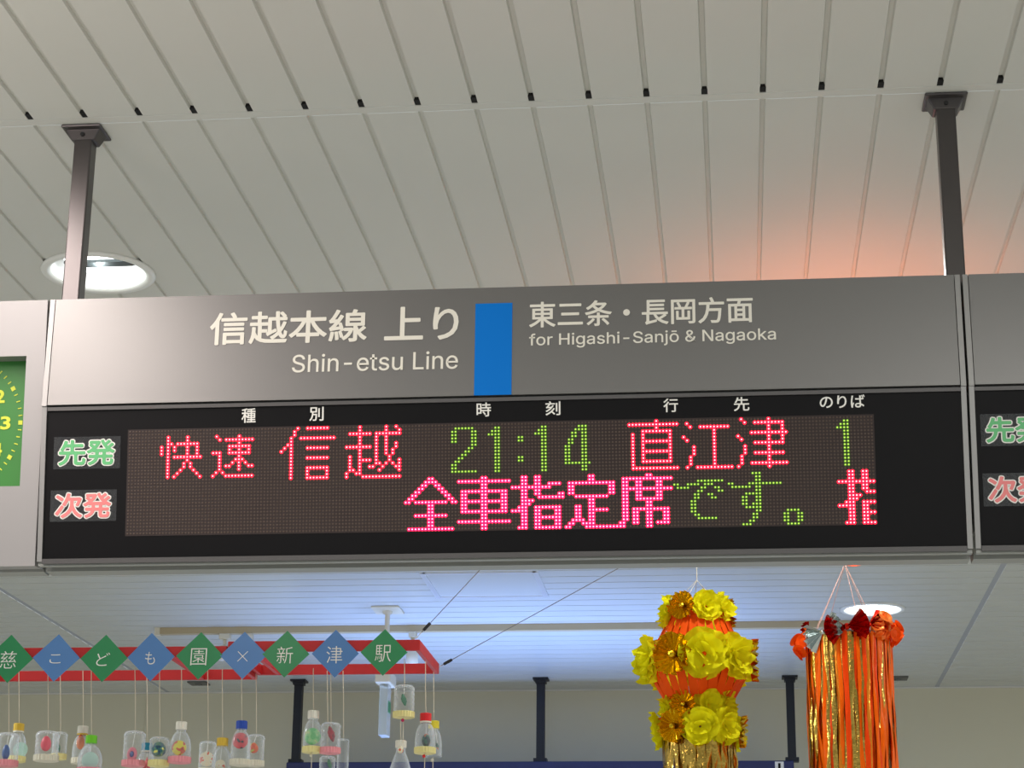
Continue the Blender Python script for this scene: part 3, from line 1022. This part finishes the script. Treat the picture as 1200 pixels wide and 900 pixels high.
def bottle(px, py_top, py_bot, pw, Y, cap, base, charm, label, shape='bottle', string_y=783, cap_ring=None, tail=None, two=0):
    """px: axis, py_top: top of the cap or cup, py_bot: lower rim, pw: width in px"""
    top = at(px, py_top, Y)
    bot = at(px, py_bot, Y)
    R = (at(px + pw / 2, py_bot, Y) - at(px - pw / 2, py_bot, Y)).length / 2
    hgt = top.z - bot.z
    t = thing('bottle_ornament', label, 'ornament', (top.x, Y, top.z), 'plastic bottle ornaments hanging from the red frames')
    rnd = random.Random(int(px * 7 + py_top))
    # string up to the frame
    s0 = at(px + 6 * (783 - py_top) / -110.0 * -0.12, string_y, Y)
    m = MB()
    m.tube([(0, 0, -0.004), ((s0.x - top.x) * 0.5 + rnd.uniform(-.001, .001), 0, (s0.z - top.z) * 0.5), (s0.x - top.x, 0, s0.z - top.z)], 0.0011, 5)
    m.build('string', M_STRING, t)
    zb = -hgt
    if shape == 'bottle':
        cr, ch = 0.0145, 0.0205
        m = MB()
        n = 40
        m.lathe([(0.001, 0), (cr * 0.92, 0), (cr, -0.0015), (cr, -ch), (cr * 0.93, -ch), (0.001, -ch)], n, wob=lambda a, j: 0.02 * math.cos(20 * a))
        m.build('cap', cap, t)
        if cap_ring:
            m = MB()
            m.lathe([(cr * 0.95, -ch), (cr * 1.05, -ch - 0.0005), (cr * 1.05, -ch - 0.004), (cr * 0.95, -ch - 0.0045)], 24)
            m.build('cap_ring', cap_ring, t)
        zs = -ch - 0.006
        sh = min(0.045, hgt * 0.42)
        prof = [(cr * 0.82, -ch * 0.8), (cr * 0.82, zs)]
        for k in range(1, 7):
            a = k / 6
            prof.append((cr * 0.85 + (R - cr * 0.85) * math.sin(a * math.pi / 2) ** 1.1, zs - sh * (1 - math.cos(a * math.pi / 2)) ** 0.8))
        z = zs - sh
        while z - 0.014 > zb:
            prof += [(R, z - 0.005), (R * 0.955, z - 0.008), (R, z - 0.011)]
            z -= 0.014
        prof.append((R, zb))
    elif shape == 'cone':
        cr, ch = 0.0145, 0.0185
        m = MB()
        m.lathe([(0.001, 0), (cr * 0.92, 0), (cr, -0.0015), (cr, -ch), (0.001, -ch)], 40, wob=lambda a, j: 0.02 * math.cos(20 * a))
        m.build('cap', cap, t)
        prof = [(cr * 0.82, -ch * 0.8), (cr * 0.86, -ch - 0.012)] + [(cr * 0.86 + (R - cr * 0.86) * (k / 6) ** 0.85, -ch - 0.012 - (hgt - ch - 0.012) * k / 6) for k in range(1, 7)]
    else:
        rr = min(R * 0.45, hgt * 0.25)
        prof = [(R * 0.25, -0.005), (R * 0.3, -0.001), (R - rr, 0.0)] + [(R - rr + rr * math.sin(a), -rr + rr * math.cos(a)) for a in (0.4, 0.8, 1.2, 1.57)]
        z = -rr
        while z - 0.012 > zb:
            prof += [(R, z - 0.004), (R * 0.95, z - 0.007), (R, z - 0.010)]
            z -= 0.012
        prof.append((R, zb))
    m = MB()
    m.lathe(prof, 28, wob=(lambda a, j: 0.035 * math.cos(5 * a) if j < 7 else 0.012 * math.cos(10 * a)) if shape == 'cup' else (lambda a, j: 0.0))
    m.build('bottle_body', M_PET if shape != 'cup' else M_PET2, t, True)
    if base:
        m = MB()
        m.lathe([(R * 0.3, zb + 0.002), (R * 1.0, zb + 0.013), (R * 1.05, zb + 0.012), (R * 1.04, zb - 0.002), (R * 0.9, zb - 0.003), (R * 0.1, zb - 0.001)], 48,
                wob=lambda a, j: 0.025 * math.cos(24 * a))
        m.build('base_band', base, t)
    if charm:
        kind, cx, cy, cs, cm = charm[:5]
        c = at(cx, cy, Y) - top
        c.y = -R * 0.35
        sz = (at(cx + cs, cy, Y) - at(cx, cy, Y)).length
        m = MB()
        if kind == 'disc':
            n = 28
            m.tube([(c.x, c.y - 0.0012, c.z), (c.x, c.y + 0.0012, c.z)], sz, n)
        elif kind == 'egg':
            asp = charm[5] if len(charm) > 5 else 1.35
            m.lathe([(sz * math.sin(math.pi * k / 10) * (1 + 0.12 * math.cos(math.pi * k / 10) * -1), sz * asp * math.cos(math.pi * k / 10)) for k in range(11)], 18, c)
        elif kind == 'star':
            vs = []
            for k in range(10):
                a = math.pi / 2 + math.pi * k / 5
                q = sz if k % 2 == 0 else sz * 0.45
                vs.append((c.x + q * math.cos(a), c.y, c.z + q * math.sin(a)))
            m.add(vs + [(c.x, c.y - sz * 0.3, c.z), (c.x, c.y + sz * 0.3, c.z)], [(k, (k + 1) % 10, 10) for k in range(10)] + [((k + 1) % 10, k, 11) for k in range(10)])
        elif kind == 'leaf':
            vs, fs = [], []
            for k in range(9):
                a = k / 8
                q = sz * 0.42 * math.sin(math.pi * (0.06 + 0.9 * a)) * (1 + 0.15 * (k % 2))
                vs += [(c.x - q + sz * 0.5 * (a - .5), c.y, c.z + sz * (1 - 2 * a)), (c.x + sz * 0.5 * (a - .5), c.y - sz * 0.15, c.z + sz * (1 - 2 * a)), (c.x + q + sz * 0.5 * (a - .5), c.y, c.z + sz * (1 - 2 * a))]
            for k in range(8):
                fs += [(3 * k, 3 * k + 1, 3 * k + 4, 3 * k + 3), (3 * k + 1, 3 * k + 2, 3 * k + 5, 3 * k + 4)]
            m.add(vs, fs)
        elif kind == 'ring':
            vs, fs = [], []
            for i in range(18):
                a = 2 * math.pi * i / 18
                for j in range(8):
                    b = 2 * math.pi * j / 8
                    q = sz * (0.68 + 0.32 * math.cos(b))
                    vs.append((c.x + q * math.cos(a) * 0.82, c.y + sz * 0.3 * math.sin(b), c.z + q * math.sin(a) * 1.1))
            for i in range(18):
                for j in range(8):
                    fs.append((i * 8 + j, i * 8 + (j + 1) % 8, ((i + 1) % 18) * 8 + (j + 1) % 8, ((i + 1) % 18) * 8 + j))
            m.add(vs, fs)
            jw = MB()
            jw.lathe([(sz * 0.36 * math.sin(math.pi * k / 6), sz * 0.5 * math.cos(math.pi * k / 6)) for k in range(7)], 12, c)
            jw.build('bead', mat('blue_bead', srgb(90, 110, 170), 0.25), t, True)
        m.build('charm', cm, t, kind in ('egg', 'ring'))
        # thread from the top to the charm
        th = MB()
        th.tube([(0, 0, -0.003), (c.x, c.y, c.z + sz)], 0.0009, 5)
        th.build('inner_thread', M_WHITE, t)
    if tail:
        m = MB()
        m.tube([(0, 0, zb), (0, 0, zb - tail[0])], 0.0011, 5)
        m.build('tail_string', M_STRING, t)
        m = MB()
        m.lathe([(0.0045 * math.sin(math.pi * k / 6), 0.0045 * math.cos(math.pi * k / 6)) for k in range(7)], 12, (-0.002, -0.002, zb - 0.009))
        m.build('bead', tail[1], t, True)
    return t


c_white = mat('cap_white', srgb(230, 226, 212), 0.45)
c_yel = mat('cap_yellow', srgb(222, 184, 60), 0.45)
c_lime = mat('cap_lime', srgb(112, 204, 30), 0.4)
c_teal = mat('cap_teal', srgb(30, 136, 166), 0.4)
c_blue = mat('cap_blue', srgb(26, 70, 172), 0.4)
c_red = mat('cap_red', srgb(224, 30, 36), 0.4)
c_lem = mat('cap_lemon', srgb(232, 214, 60), 0.4)
b_pink = mat('band_pink', srgb(236, 150, 158), 0.6)
b_yel = mat('band_yellow', srgb(232, 220, 150), 0.6)
b_cream = mat('band_cream', srgb(222, 216, 196), 0.6)
d_mint = mat('disc_mint', srgb(190, 224, 208), 0.5, var=0.06, scale=120)
d_green = mottled('disc_green', [srgb(108, 196, 116), srgb(150, 214, 140), srgb(206, 220, 150)], 55)
d_earth = mottled('disc_earth', [srgb(28, 46, 84), srgb(40, 100, 110), srgb(96, 140, 110), srgb(226, 220, 120)], 90)
d_pic = mottled('disc_picture', [srgb(238, 220, 50), srgb(236, 224, 60), srgb(220, 90, 50), srgb(120, 70, 40)], 60)
d_pale = mottled('disc_pale', [srgb(236, 222, 190), srgb(232, 226, 200), srgb(226, 110, 80)], 60)
d_rb = mottled('disc_redblack', [srgb(40, 36, 44), srgb(214, 44, 58), srgb(226, 60, 66), srgb(240, 226, 210)], 48)
d_stripe = mottled('charm_stripe', [srgb(214, 70, 34), srgb(240, 150, 50)], 60, 'stripe')
d_flower = mottled('charm_flower', [srgb(224, 92, 50), srgb(232, 110, 60), srgb(190, 200, 80)], 70)
d_berry = mottled('charm_berry', [srgb(232, 62, 84), srgb(236, 70, 92), srgb(226, 50, 76)], 60)
d_blue = mat('charm_blue', srgb(44, 84, 150), 0.4)
d_pink = mat('charm_pink', srgb(236, 130, 146), 0.4)
d_red = mat('charm_red', srgb(222, 46, 50), 0.45)
d_leaf = mottled('charm_leaf', [srgb(150, 30, 42), srgb(170, 44, 54), srgb(120, 24, 36)], 90)
d_dark = mottled('charm_dark', [srgb(40, 62, 66), srgb(60, 110, 90), srgb(190, 110, 80)], 80)
d_grn = mat('charm_green', srgb(50, 120, 84), 0.5)

YN, YF = FY0 + 0.03, FY0 + FYD - 0.03
bottle(10.5, 859, 897, 25, YN, None, b_pink, ('egg', 8.5, 882, 4.3, d_blue, 2.0), 'upturned clear bottle with a blue bead inside at the left edge', 'cup')
bottle(22.5, 848, 892, 20, YF, c_yel, b_yel, ('disc', 25, 879, 8.5, d_mint), 'clear bottle with yellow cap and mint disc, near the left edge', 'bottle', 786, c_white)
bottle(56.5, 857, 891, 27, YN, None, b_cream, ('egg', 55.5, 872, 5.8, d_berry, 1.5), 'upturned clear bottle with a red strawberry-like egg inside', 'cup')
bottle(71, 858, 889, 17, YF, None, b_yel, ('leaf', 69, 876, 6, d_grn), 'small upturned clear bottle with a pale base right of the red egg', 'cup', 786)
bottle(97.5, 851, 894, 21, YF, c_white, b_cream, ('egg', 95.5, 870, 4.5, d_stripe, 1.9), 'clear bottle with white and yellow cap and an orange striped charm', 'bottle', 786, c_yel)
bottle(107.5, 862, 906, 28, YN, c_lime, b_pink, ('disc', 107, 892, 9.8, d_mint), 'clear bottle with a lime green cap and a mint disc')
bottle(158.5, 857, 897, 25, YN, None, b_pink, ('ring', 156, 884.5, 7.5, d_pink), 'upturned clear bottle with a pink ring charm and pink base', 'cup')
bottle(172.5, 871, 908, 22, YF, c_teal, b_cream, ('star', 173, 896, 8.5, d_red), 'clear bottle with a teal cap and a red star', 'bottle', 786, c_white)
bottle(187.5, 864, 897, 23, YN, None, b_yel, ('egg', 187, 878.5, 8.5, d_earth, 1.0), 'upturned clear bottle with a dark blue and green ball', 'cup')
bottle(213, 846, 893, 25, YN, c_white, b_pink, ('disc', 211, 877, 8.5, d_pic), 'clear bottle with white cap, red and yellow picture disc and pink base', 'bottle', 783)
bottle(244, 869, 906, 20, YF, None, b_cream, ('disc', 243, 890, 8.5, d_pale), 'upturned clear bottle with a pale disc left of the yellow capped bottle', 'cup', 786)
bottle(261, 865, 908, 22, YN, c_yel, b_cream, ('disc', 259, 897, 6, d_pale), 'clear bottle with a mustard yellow cap beside the blue capped one', 'bottle', 783)
bottle(283.5, 845, 896, 23, YN, c_blue, b_cream, ('disc', 282.5, 868.5, 9.2, d_rb), 'clear bottle with a dark blue cap and a red and black disc', 'bottle', 783)
bottle(300.5, 861, 897, 20, YF, None, b_cream, ('egg', 298, 877, 5.5, d_flower, 1.1), 'upturned clear bottle with an orange flower right of the blue capped bottle', 'cup', 786)
bottle(367.5, 833, 881, 22, YN, c_white, b_yel, ('disc', 367, 863.5, 9.6, d_green), 'clear bottle with white cap and bright green disc beside the dark far pole', 'bottle', 783, None, (0.06, b_cream))
bottle(388, 847, 882, 23, YN, None, b_pink, ('leaf', 389, 861, 9, d_leaf), 'upturned clear bottle with a dark red leaf and pink base', 'cup')
bottle(384, 886, 925, 19, YN + 0.07, None, b_cream, ('leaf', 387, 896, 6, d_grn), 'clear bottle with a green leaf, hanging lowest under the red leaf bottle', 'cup', 786)
bottle(402.5, 866, 925, 14, YF, None, None, None, 'narrow crumpled clear bottle right of the red leaf bottle', 'cup', 786)
bottle(474, 803, 840, 24, YN, None, b_yel, ('leaf', 474, 821, 7, d_grn), 'upturned clear bottle with a yellow base under the last green diamond', 'cup', 772, None, (0.068, mat('bead_magenta', srgb(206, 40, 100), 0.4)))
bottle(470, 868, 905, 27, YN + 0.09, c_white, None, ('egg', 470, 879, 3.5, d_pale, 1.3), 'cone shaped clear bottle with a white cap at the bottom edge', 'cone', 845)
bottle(499, 836, 882, 24, YN, c_red, b_yel, ('egg', 500, 868, 5, d_dark, 1.5), 'clear bottle with a red cap and yellow base under the frame end', 'bottle', 775, c_white, (0.06, c_red))
bottle(508.5, 845, 887, 20, YF, c_lem, None, ('leaf', 513, 875, 4, d_dark), 'clear bottle with a lemon yellow cap behind the red capped one', 'bottle', 778, None, (0.05, b_cream))

# ------------------------------------------------------------------ festival lanterns
M_YF = mat('yellow_tissue', srgb(246, 240, 28), 0.8, var=0.06, scale=30, trans=0.35, spec=0.1)
M_GOLD = mat('gold_foil', srgb(226, 186, 36), 0.2, 1.0, bump=0.25, scale=60)
M_GOLD2 = mat('gold_tinsel', srgb(214, 176, 84), 0.2, 1.0, bump=0.35, scale=45)
M_OR = mat('orange_paper', srgb(255, 92, 12), 0.6, var=0.05, scale=20, trans=0.25, spec=0.12)
M_SILV = mat('silver_foil', srgb(190, 198, 196), 0.2, 1.0, bump=0.15, scale=60)
M_REDF = mat('red_foil', srgb(190, 36, 22), 0.22, 1.0, bump=0.25, scale=60)
M_ORF = mat('orange_foil', srgb(255, 110, 24), 0.25, 0.75, bump=0.3, scale=40)
M_ORS = mat('orange_streamer', srgb(255, 104, 6), 0.35, 0.0, bump=0.25, scale=30, spec=0.12)
M_ORL = mat('light_orange_streamer', srgb(255, 150, 36), 0.22, 0.6, bump=0.3, scale=35)
M_ORD = mat('deep_orange_streamer', srgb(250, 72, 8), 0.35, 0.0, bump=0.25, scale=30, spec=0.12)


def petal_flower(mb, R, rnd, layers=3, per=6):
    """rosette facing -Y, made of cupped wavy petals"""
    for L in range(layers):
        tilt = (0.12, 0.42, 0.85)[L % 3]
        rl = R * (1.06, 0.9, 0.62)[L % 3]
        for k in range(per - L):
            an = 2 * math.pi * (k + 0.5 * L) / (per - L) + rnd.uniform(-.12, .12)
            rad = Vector((math.cos(an), 0, math.sin(an)))
            tan = Vector((-math.sin(an), 0, math.cos(an)))
            out = Vector((0, -1, 0))
            vs, fs = [], []
            nu, nv = 6, 6
            wd = rl * rnd.uniform(0.52, 0.72)
            ph = rnd.uniform(0, 6)
            tl = tilt + rnd.uniform(-.45, .4)
            for i in range(nu + 1):
                a = i / nu
                prof = math.sin(math.pi * (0.10 + 0.74 * a)) ** 0.6
                for j in range(nv + 1):
                    b = 2 * j / nv - 1
                    r_ = rl * (a * (1 - 0.12 * b * b * a)) * math.cos(tl)
                    h_ = rl * a * math.sin(tl) - rl * 0.10 * (1 - b * b) * math.sin(math.pi * a) + rl * 0.17 * a * math.sin(4.6 * b + ph + 3 * a)
                    vs.append(rad * (r_ + 0.06 * R) + tan * (b * wd * prof) + out * h_)
            for i in range(nu):
                for j in range(nv):
                    fs.append((i * (nv + 1) + j, (i + 1) * (nv + 1) + j, (i + 1) * (nv + 1) + j + 1, i * (nv + 1) + j + 1))
            mb.add(vs, fs)


def foil_rosette(mb, R, rnd, n=17):
    """pleated foil fan facing -Y"""
    vs = [(0, -R * 0.05, 0)]
    for k in range(2 * n):
        a = 2 * math.pi * k / (2 * n)
        up = -R * 0.34 if k % 2 == 0 else 0.0
        for q in (0.28, 1.0):
            j = 1 + rnd.uniform(-.06, .06) * (q == 1.0)
            vs.append((R * q * j * math.cos(a), up * q - R * 0.18 * q, R * q * j * math.sin(a)))
    fs = []
    for k in range(2 * n):
        b = (k + 1) % (2 * n)
        fs += [(0, 1 + 2 * k, 1 + 2 * b), (1 + 2 * k, 2 + 2 * k, 2 + 2 * b, 1 + 2 * b)]
    mb.add(vs, fs)
    mb.lathe([(R * 0.2 * math.sin(math.pi * k / 6), R * 0.2 * math.cos(math.pi * k / 6)) for k in range(7)], 10, (0, -R * 0.25, 0))


def place_mb(src, c, phi, pitch, scale=1.0, roll=0.0):
    """turn a shape that faces -Y to face outwards at angle phi (0 = to the viewer, + = right)"""
    m = Matrix.Translation(c) @ Matrix.Rotation(phi, 4, 'Z') @ Matrix.Rotation(pitch, 4, 'X') @ Matrix.Rotation(roll, 4, 'Y') @ Matrix.Scale(scale, 4)
    d = MB()
    d.add([m @ Vector(v) for v in src.v], src.f)
    return d


LY = 5.55
L0 = at(818, 760, LY)
PX = (at(868, 760, LY) - at(768, 760, LY)).length / 100     # metres per pixel there
yellow = thing('festival_lantern', 'yellow and orange paper flower lantern with gold tinsel below', 'lantern', (L0.x, LY, L0.z), 'hanging festival decorations')


def lz(py):
    return at(818, py, LY).z - L0.z


rnd = random.Random(5)
# hoops
for py, rp in ((716, 31), (776, 50), (828, 33), (858, 40)):
    m = MB()
    m.tube([(rp * PX * math.cos(2 * math.pi * k / 32), rp * PX * math.sin(2 * math.pi * k / 32), lz(py)) for k in range(33)], 0.002, 6)
    m.build('hoop', M_WIRE, yellow)
# hanging threads
kn = lz(680)
m = MB()
m.tube([(0, 0, kn), (0, 0, CZ - L0.z - 0.002)], 0.0011, 5)
for k in range(5):
    a = 2 * math.pi * k / 5 + 0.5
    m.tube([(0, 0, kn), (34 * PX * math.cos(a), 34 * PX * math.sin(a), lz(712))], 0.0008, 5)
m.build('hanging_string', M_STRING, yellow)
# slit paper shade
prof = [(34, 716), (36, 728), (44, 745), (54, 762), (58, 776), (58, 785), (54, 797), (47, 810), (41, 820)]


def shade(mb, gap, rofs=0.0, n=26):
    for k in range(n):
        a0 = 2 * math.pi * k / n
        w_ = 2 * math.pi / n * (1 - gap)
        vs, fs = [], []
        for j, (r, py) in enumerate(prof):
            g = (0.96 if j in (0, 1, 7, 8) else 1 - gap)
            wj = 2 * math.pi / n * g
            for s in range(4):
                a = a0 + wj * (s / 3 - 0.5)
                rr = (r * PX + rofs) * (1 + 0.015 * math.cos(a * 9 + k))
                vs.append((rr * math.cos(a), rr * math.sin(a), lz(py)))
        for j in range(len(prof) - 1):
            for s in range(3):
                fs.append((j * 4 + s, j * 4 + s + 1, (j + 1) * 4 + s + 1, (j + 1) * 4 + s))
        mb.add(vs, fs)


m = MB()
shade(m, 0.22)
m.build('paper_shade', M_OR, yellow)
RINGS = [  # ring radius px, height py, flower radius px, pitch, [(phi deg, kind)]
    (35, 717, 18, -0.10, [(-78, 'y'), (-27, 'g'), (18, 'y'), (58, 'y'), (100, 'g'), (145, 'y'), (190, 'g'), (235, 'y')]),
    (58, 775, 26, 0.02, [(-76, 'y'), (-27, 'g'), (8, 'y'), (48, 'y'), (88, 'g'), (128, 'y'), (170, 'g'), (210, 'y'), (248, 'y')]),
    (37, 830, 17, 0.05, [(-78, 'y'), (-26, 'g'), (18, 'y'), (58, 'y'), (100, 'y'), (145, 'y'), (190, 'g'), (235, 'y')]),
    (45, 857, 20, 0.10, [(-86, 'y'), (-38, 'g'), (2, 'y'), (42, 'y'), (84, 'g'), (128, 'y'), (176, 'g'), (222, 'y')]),
]
for R, py, fr_, pit, lst in RINGS:
    for phi, kd in lst:
        ph = math.radians(phi)
        src = MB()
        if kd == 'y':
            petal_flower(src, fr_ * PX * rnd.uniform(0.98, 1.1), rnd)
        else:
            foil_rosette(src, fr_ * PX * 0.95, rnd)
        c = Vector((R * PX * math.sin(ph), -R * PX * math.cos(ph), lz(py + rnd.uniform(-1.5, 1.5))))
        d = place_mb(src, c, ph, pit, 1.0, rnd.uniform(0, 6))
        d.build('paper_flower' if kd == 'y' else 'foil_rosette', M_YF if kd == 'y' else M_GOLD, yellow, kd == 'y')


def streamer(R, phi, z0, z1, wd, rnd, wav=1.0):
    m = MB()
    n = 26
    vs, fs = [], []
    tw, ph, am = rnd.uniform(-.5, .5), rnd.uniform(0, 6), rnd.uniform(0.002, 0.007) * wav
    fr2 = rnd.uniform(1.2, 3.0)
    for i in range(n + 1):
        a = i / n
        an = phi + (am / R) * math.sin(ph + fr2 * 3 * a) * min(1, 3 * a)
        rr = R + am * math.cos(ph * 1.7 + fr2 * 4 * a) * min(1, 2 * a)
        turn = an + (tw * math.sin(2.2 * fr2 * a + ph) + 0.35 * math.sin(9 * a * fr2 + ph)) * min(1, 4 * a)
        c = Vector((rr * math.sin(an), -rr * math.cos(an), z0 + (z1 - z0) * a))
        t = Vector((math.cos(turn), math.sin(turn), 0)) * (wd / 2)
        nrm = Vector((math.sin(turn), -math.cos(turn), 0)) * wd * 0.16
        vs += [c - t, c + nrm, c + t]
    for i in range(n):
        fs += [(3 * i, 3 * i + 1, 3 * i + 4, 3 * i + 3), (3 * i + 1, 3 * i + 2, 3 * i + 5, 3 * i + 4)]
    m.add(vs, fs)
    return m


for k in range(44):
    ph = 2 * math.pi * k / 44 + rnd.uniform(-.04, .04)
    streamer((41 + rnd.uniform(-2, 2)) * PX, ph, lz(866), lz(985 + rnd.uniform(-8, 8)), 0.0155, rnd, 0.6).build('gold_streamer', M_GOLD2, yellow, True)

# orange streamer decoration
OY = 5.45
O0 = at(993.5, 748, OY)
PX2 = (at(1043, 748, OY) - at(943, 748, OY)).length / 100
orange = thing('festival_streamer', 'orange and gold foil streamer decoration topped with bows and rosettes', 'decoration', (O0.x, OY, O0.z), 'hanging festival decorations')


def oz(py):
    return at(993, py, OY).z - O0.z


m = MB()
m.tube([(50 * PX2 * math.cos(2 * math.pi * k / 32), 50 * PX2 * math.sin(2 * math.pi * k / 32), oz(748)) for k in range(33)], 0.0025, 6)
m.build('hoop', M_WIRE, orange)
apex = Vector((at(990, 660, OY).x - O0.x, 0, oz(661)))
m = MB()
for ph in (-55, -52, 15, 42, 130, 215):
    a = math.radians(ph)
    m.tube([apex, (46 * PX2 * math.sin(a), -46 * PX2 * math.cos(a), oz(742))], 0.0009, 5)
m.tube([apex, (apex.x, 0, CZ - O0.z - 0.002)], 0.0011, 5)
m.build('hanging_string', mat('pink_string', srgb(222, 180, 168), 0.8), orange)
for k in range(96):
    ph = 2 * math.pi * k / 96 + rnd.uniform(-.02, .02)
    gold = rnd.random() < 0.36
    R = (50 + rnd.uniform(-2.5, 1.0)) * PX2
    streamer(R, ph, oz(748), oz(985 + rnd.uniform(-12, 12)), rnd.uniform(0.009, 0.015) if not gold else 0.0125, rnd, 0.7).build(
        'gold_streamer' if gold else 'orange_streamer', M_GOLD2 if gold else rnd.choice((M_ORS, M_ORS, M_ORL, M_ORD)), orange, True)
for k in range(30):
    ph = 2 * math.pi * k / 30
    gold = k % 2 == 0
    streamer(43 * PX2, ph, oz(748), oz(985 + rnd.uniform(-12, 12)), 0.024, rnd, 0.7).build(
        'gold_streamer' if gold else 'orange_streamer', M_GOLD2 if gold else M_ORS, orange, True)


def foil_fan(mb, R, rnd, spread=2.4, n=9):
    vs = [(0, 0, 0)]
    for k in range(2 * n + 1):
        a = -spread / 2 + spread * k / (2 * n)
        up = -R * 0.16 if k % 2 else R * 0.08
        vs.append((R * math.sin(a), up, R * math.cos(a)))
    mb.add(vs, [(0, k + 1, k + 2) for k in range(2 * n)])


def petal_cluster(mb, R, rnd, n=8):
    """bunch of rounded cupped paper petals turned every way"""
    for k in range(n):
        a = 2 * math.pi * k / n + rnd.uniform(-.2, .2)
        c = Vector((R * 0.6 * math.cos(a), -R * rnd.uniform(0.0, 0.5), R * 0.6 * math.sin(a)))
        nrm = Vector((math.cos(a) * 0.8, -0.9 + rnd.uniform(-.3, .3), math.sin(a) * 0.8 + rnd.uniform(-.4, .4))).normalized()
        e1 = nrm.cross(Vector((0.2, 0.3, 1))).normalized()
        e2 = nrm.cross(e1)
        nn = 14
        vs = [c]
        for q, h in ((0.3, 0.05), (0.52, -0.08)):
            for i in range(nn):
                b = 2 * math.pi * i / nn
                vs.append(c + (e1 * math.cos(b) + e2 * math.sin(b)) * R * q - nrm * R * h)
        mb.add(vs, [(0, 1 + i, 1 + (i + 1) % nn) for i in range(nn)] + [(1 + i, 1 + nn + i, 1 + nn + (i + 1) % nn, 1 + (i + 1) % nn) for i in range(nn)])


TOPS = [(-80, 757, 18, 'petal', M_OR, 'scallop_flower', 0.0), (-37, 748, 23, 'fan2', M_SILV, 'foil_bow', 1.25), (-24, 742, 11, 'fan2', M_SILV, 'foil_bow', 0.3),
        (-4, 744, 23, 'fan2', M_REDF, 'foil_bow', 1.4), (26, 741, 19, 'fan2', M_REDF, 'foil_bow', 1.3), (48, 741, 17, 'petal', mat('pale_orange_foil', srgb(255, 130, 46), 0.35, 0.4), 'scallop_flower', 0.3),
        (74, 744, 17, 'petal', M_OR, 'scallop_flower', 0.2), (110, 742, 17, 'petal', M_OR, 'scallop_flower', 0.1), (150, 742, 17, 'fan2', M_SILV, 'foil_bow', 0.9),
        (195, 742, 17, 'petal', M_OR, 'scallop_flower', 0.4), (240, 742, 17, 'fan2', M_REDF, 'foil_bow', 0.9)]
for phi, py, rp, kd, mm, nm, roll in TOPS:
    ph = math.radians(phi)
    src = MB()
    if kd == 'petal':
        petal_cluster(src, rp * PX2, rnd)
    else:
        a = MB()
        foil_fan(a, rp * PX2 * 1.15, rnd, 1.55, 5)
        src.add(a.v, a.f)
        src.add([(-x, y, -z) for x, y, z in a.v], a.f)
        src.lathe([(rp * PX2 * 0.18 * math.sin(math.pi * k / 6), rp * PX2 * 0.18 * math.cos(math.pi * k / 6)) for k in range(7)], 10)
    c = Vector((51 * PX2 * math.sin(ph), -53 * PX2 * math.cos(ph), oz(py)))
    place_mb(src, c, ph, 0.0, 1.0, roll).build(nm, mm, orange)

# orange paper ball, its glow added, hung between sign and lanterns (only its underside shows below the sign)
BY = 4.92
b0 = at(1001, 662.6, BY)
BR = 0.085
ball = thing('paper_ball', 'orange paper ball with added glow, its underside peeping out below the sign above the orange streamers', 'lantern', (b0.x, BY, b0.z + BR), 'hanging festival decorations')
m = MB()
m.lathe([(max(0.006, BR * math.sin(math.pi * k / 24)) * (1 - 0.03 * (k % 2)), BR * math.cos(math.pi * k / 24)) for k in range(25)], 32)
m.build('paper_globe', mat('added_glow_orange', srgb(255, 96, 30), 0.6, emit=(1.0, 0.16, 0.03, 1), strength=0.9), ball, True)
m = MB()
m.tube([(0, 0, BR), (0, 0, CZ - b0.z - BR - 0.001)], 0.0012, 5)
m.build('hanging_string', M_STRING, ball)
lb = lamp('ceiling_glow_spot', 'SPOT', (0, 0, BR + 0.03), 8.0, (1.0, 0.22, 0.07), 0.06, (math.radians(180), 0, 0), None, 150, 0.8)  # spot added above the ball to put the orange glow on the ceiling
lb.parent = ball
downlight(0.1, 4.98, 28, 'added round downlight, unseen behind the sign, lighting the two lanterns')  # unseen fixture added to light the lanterns from above and in front
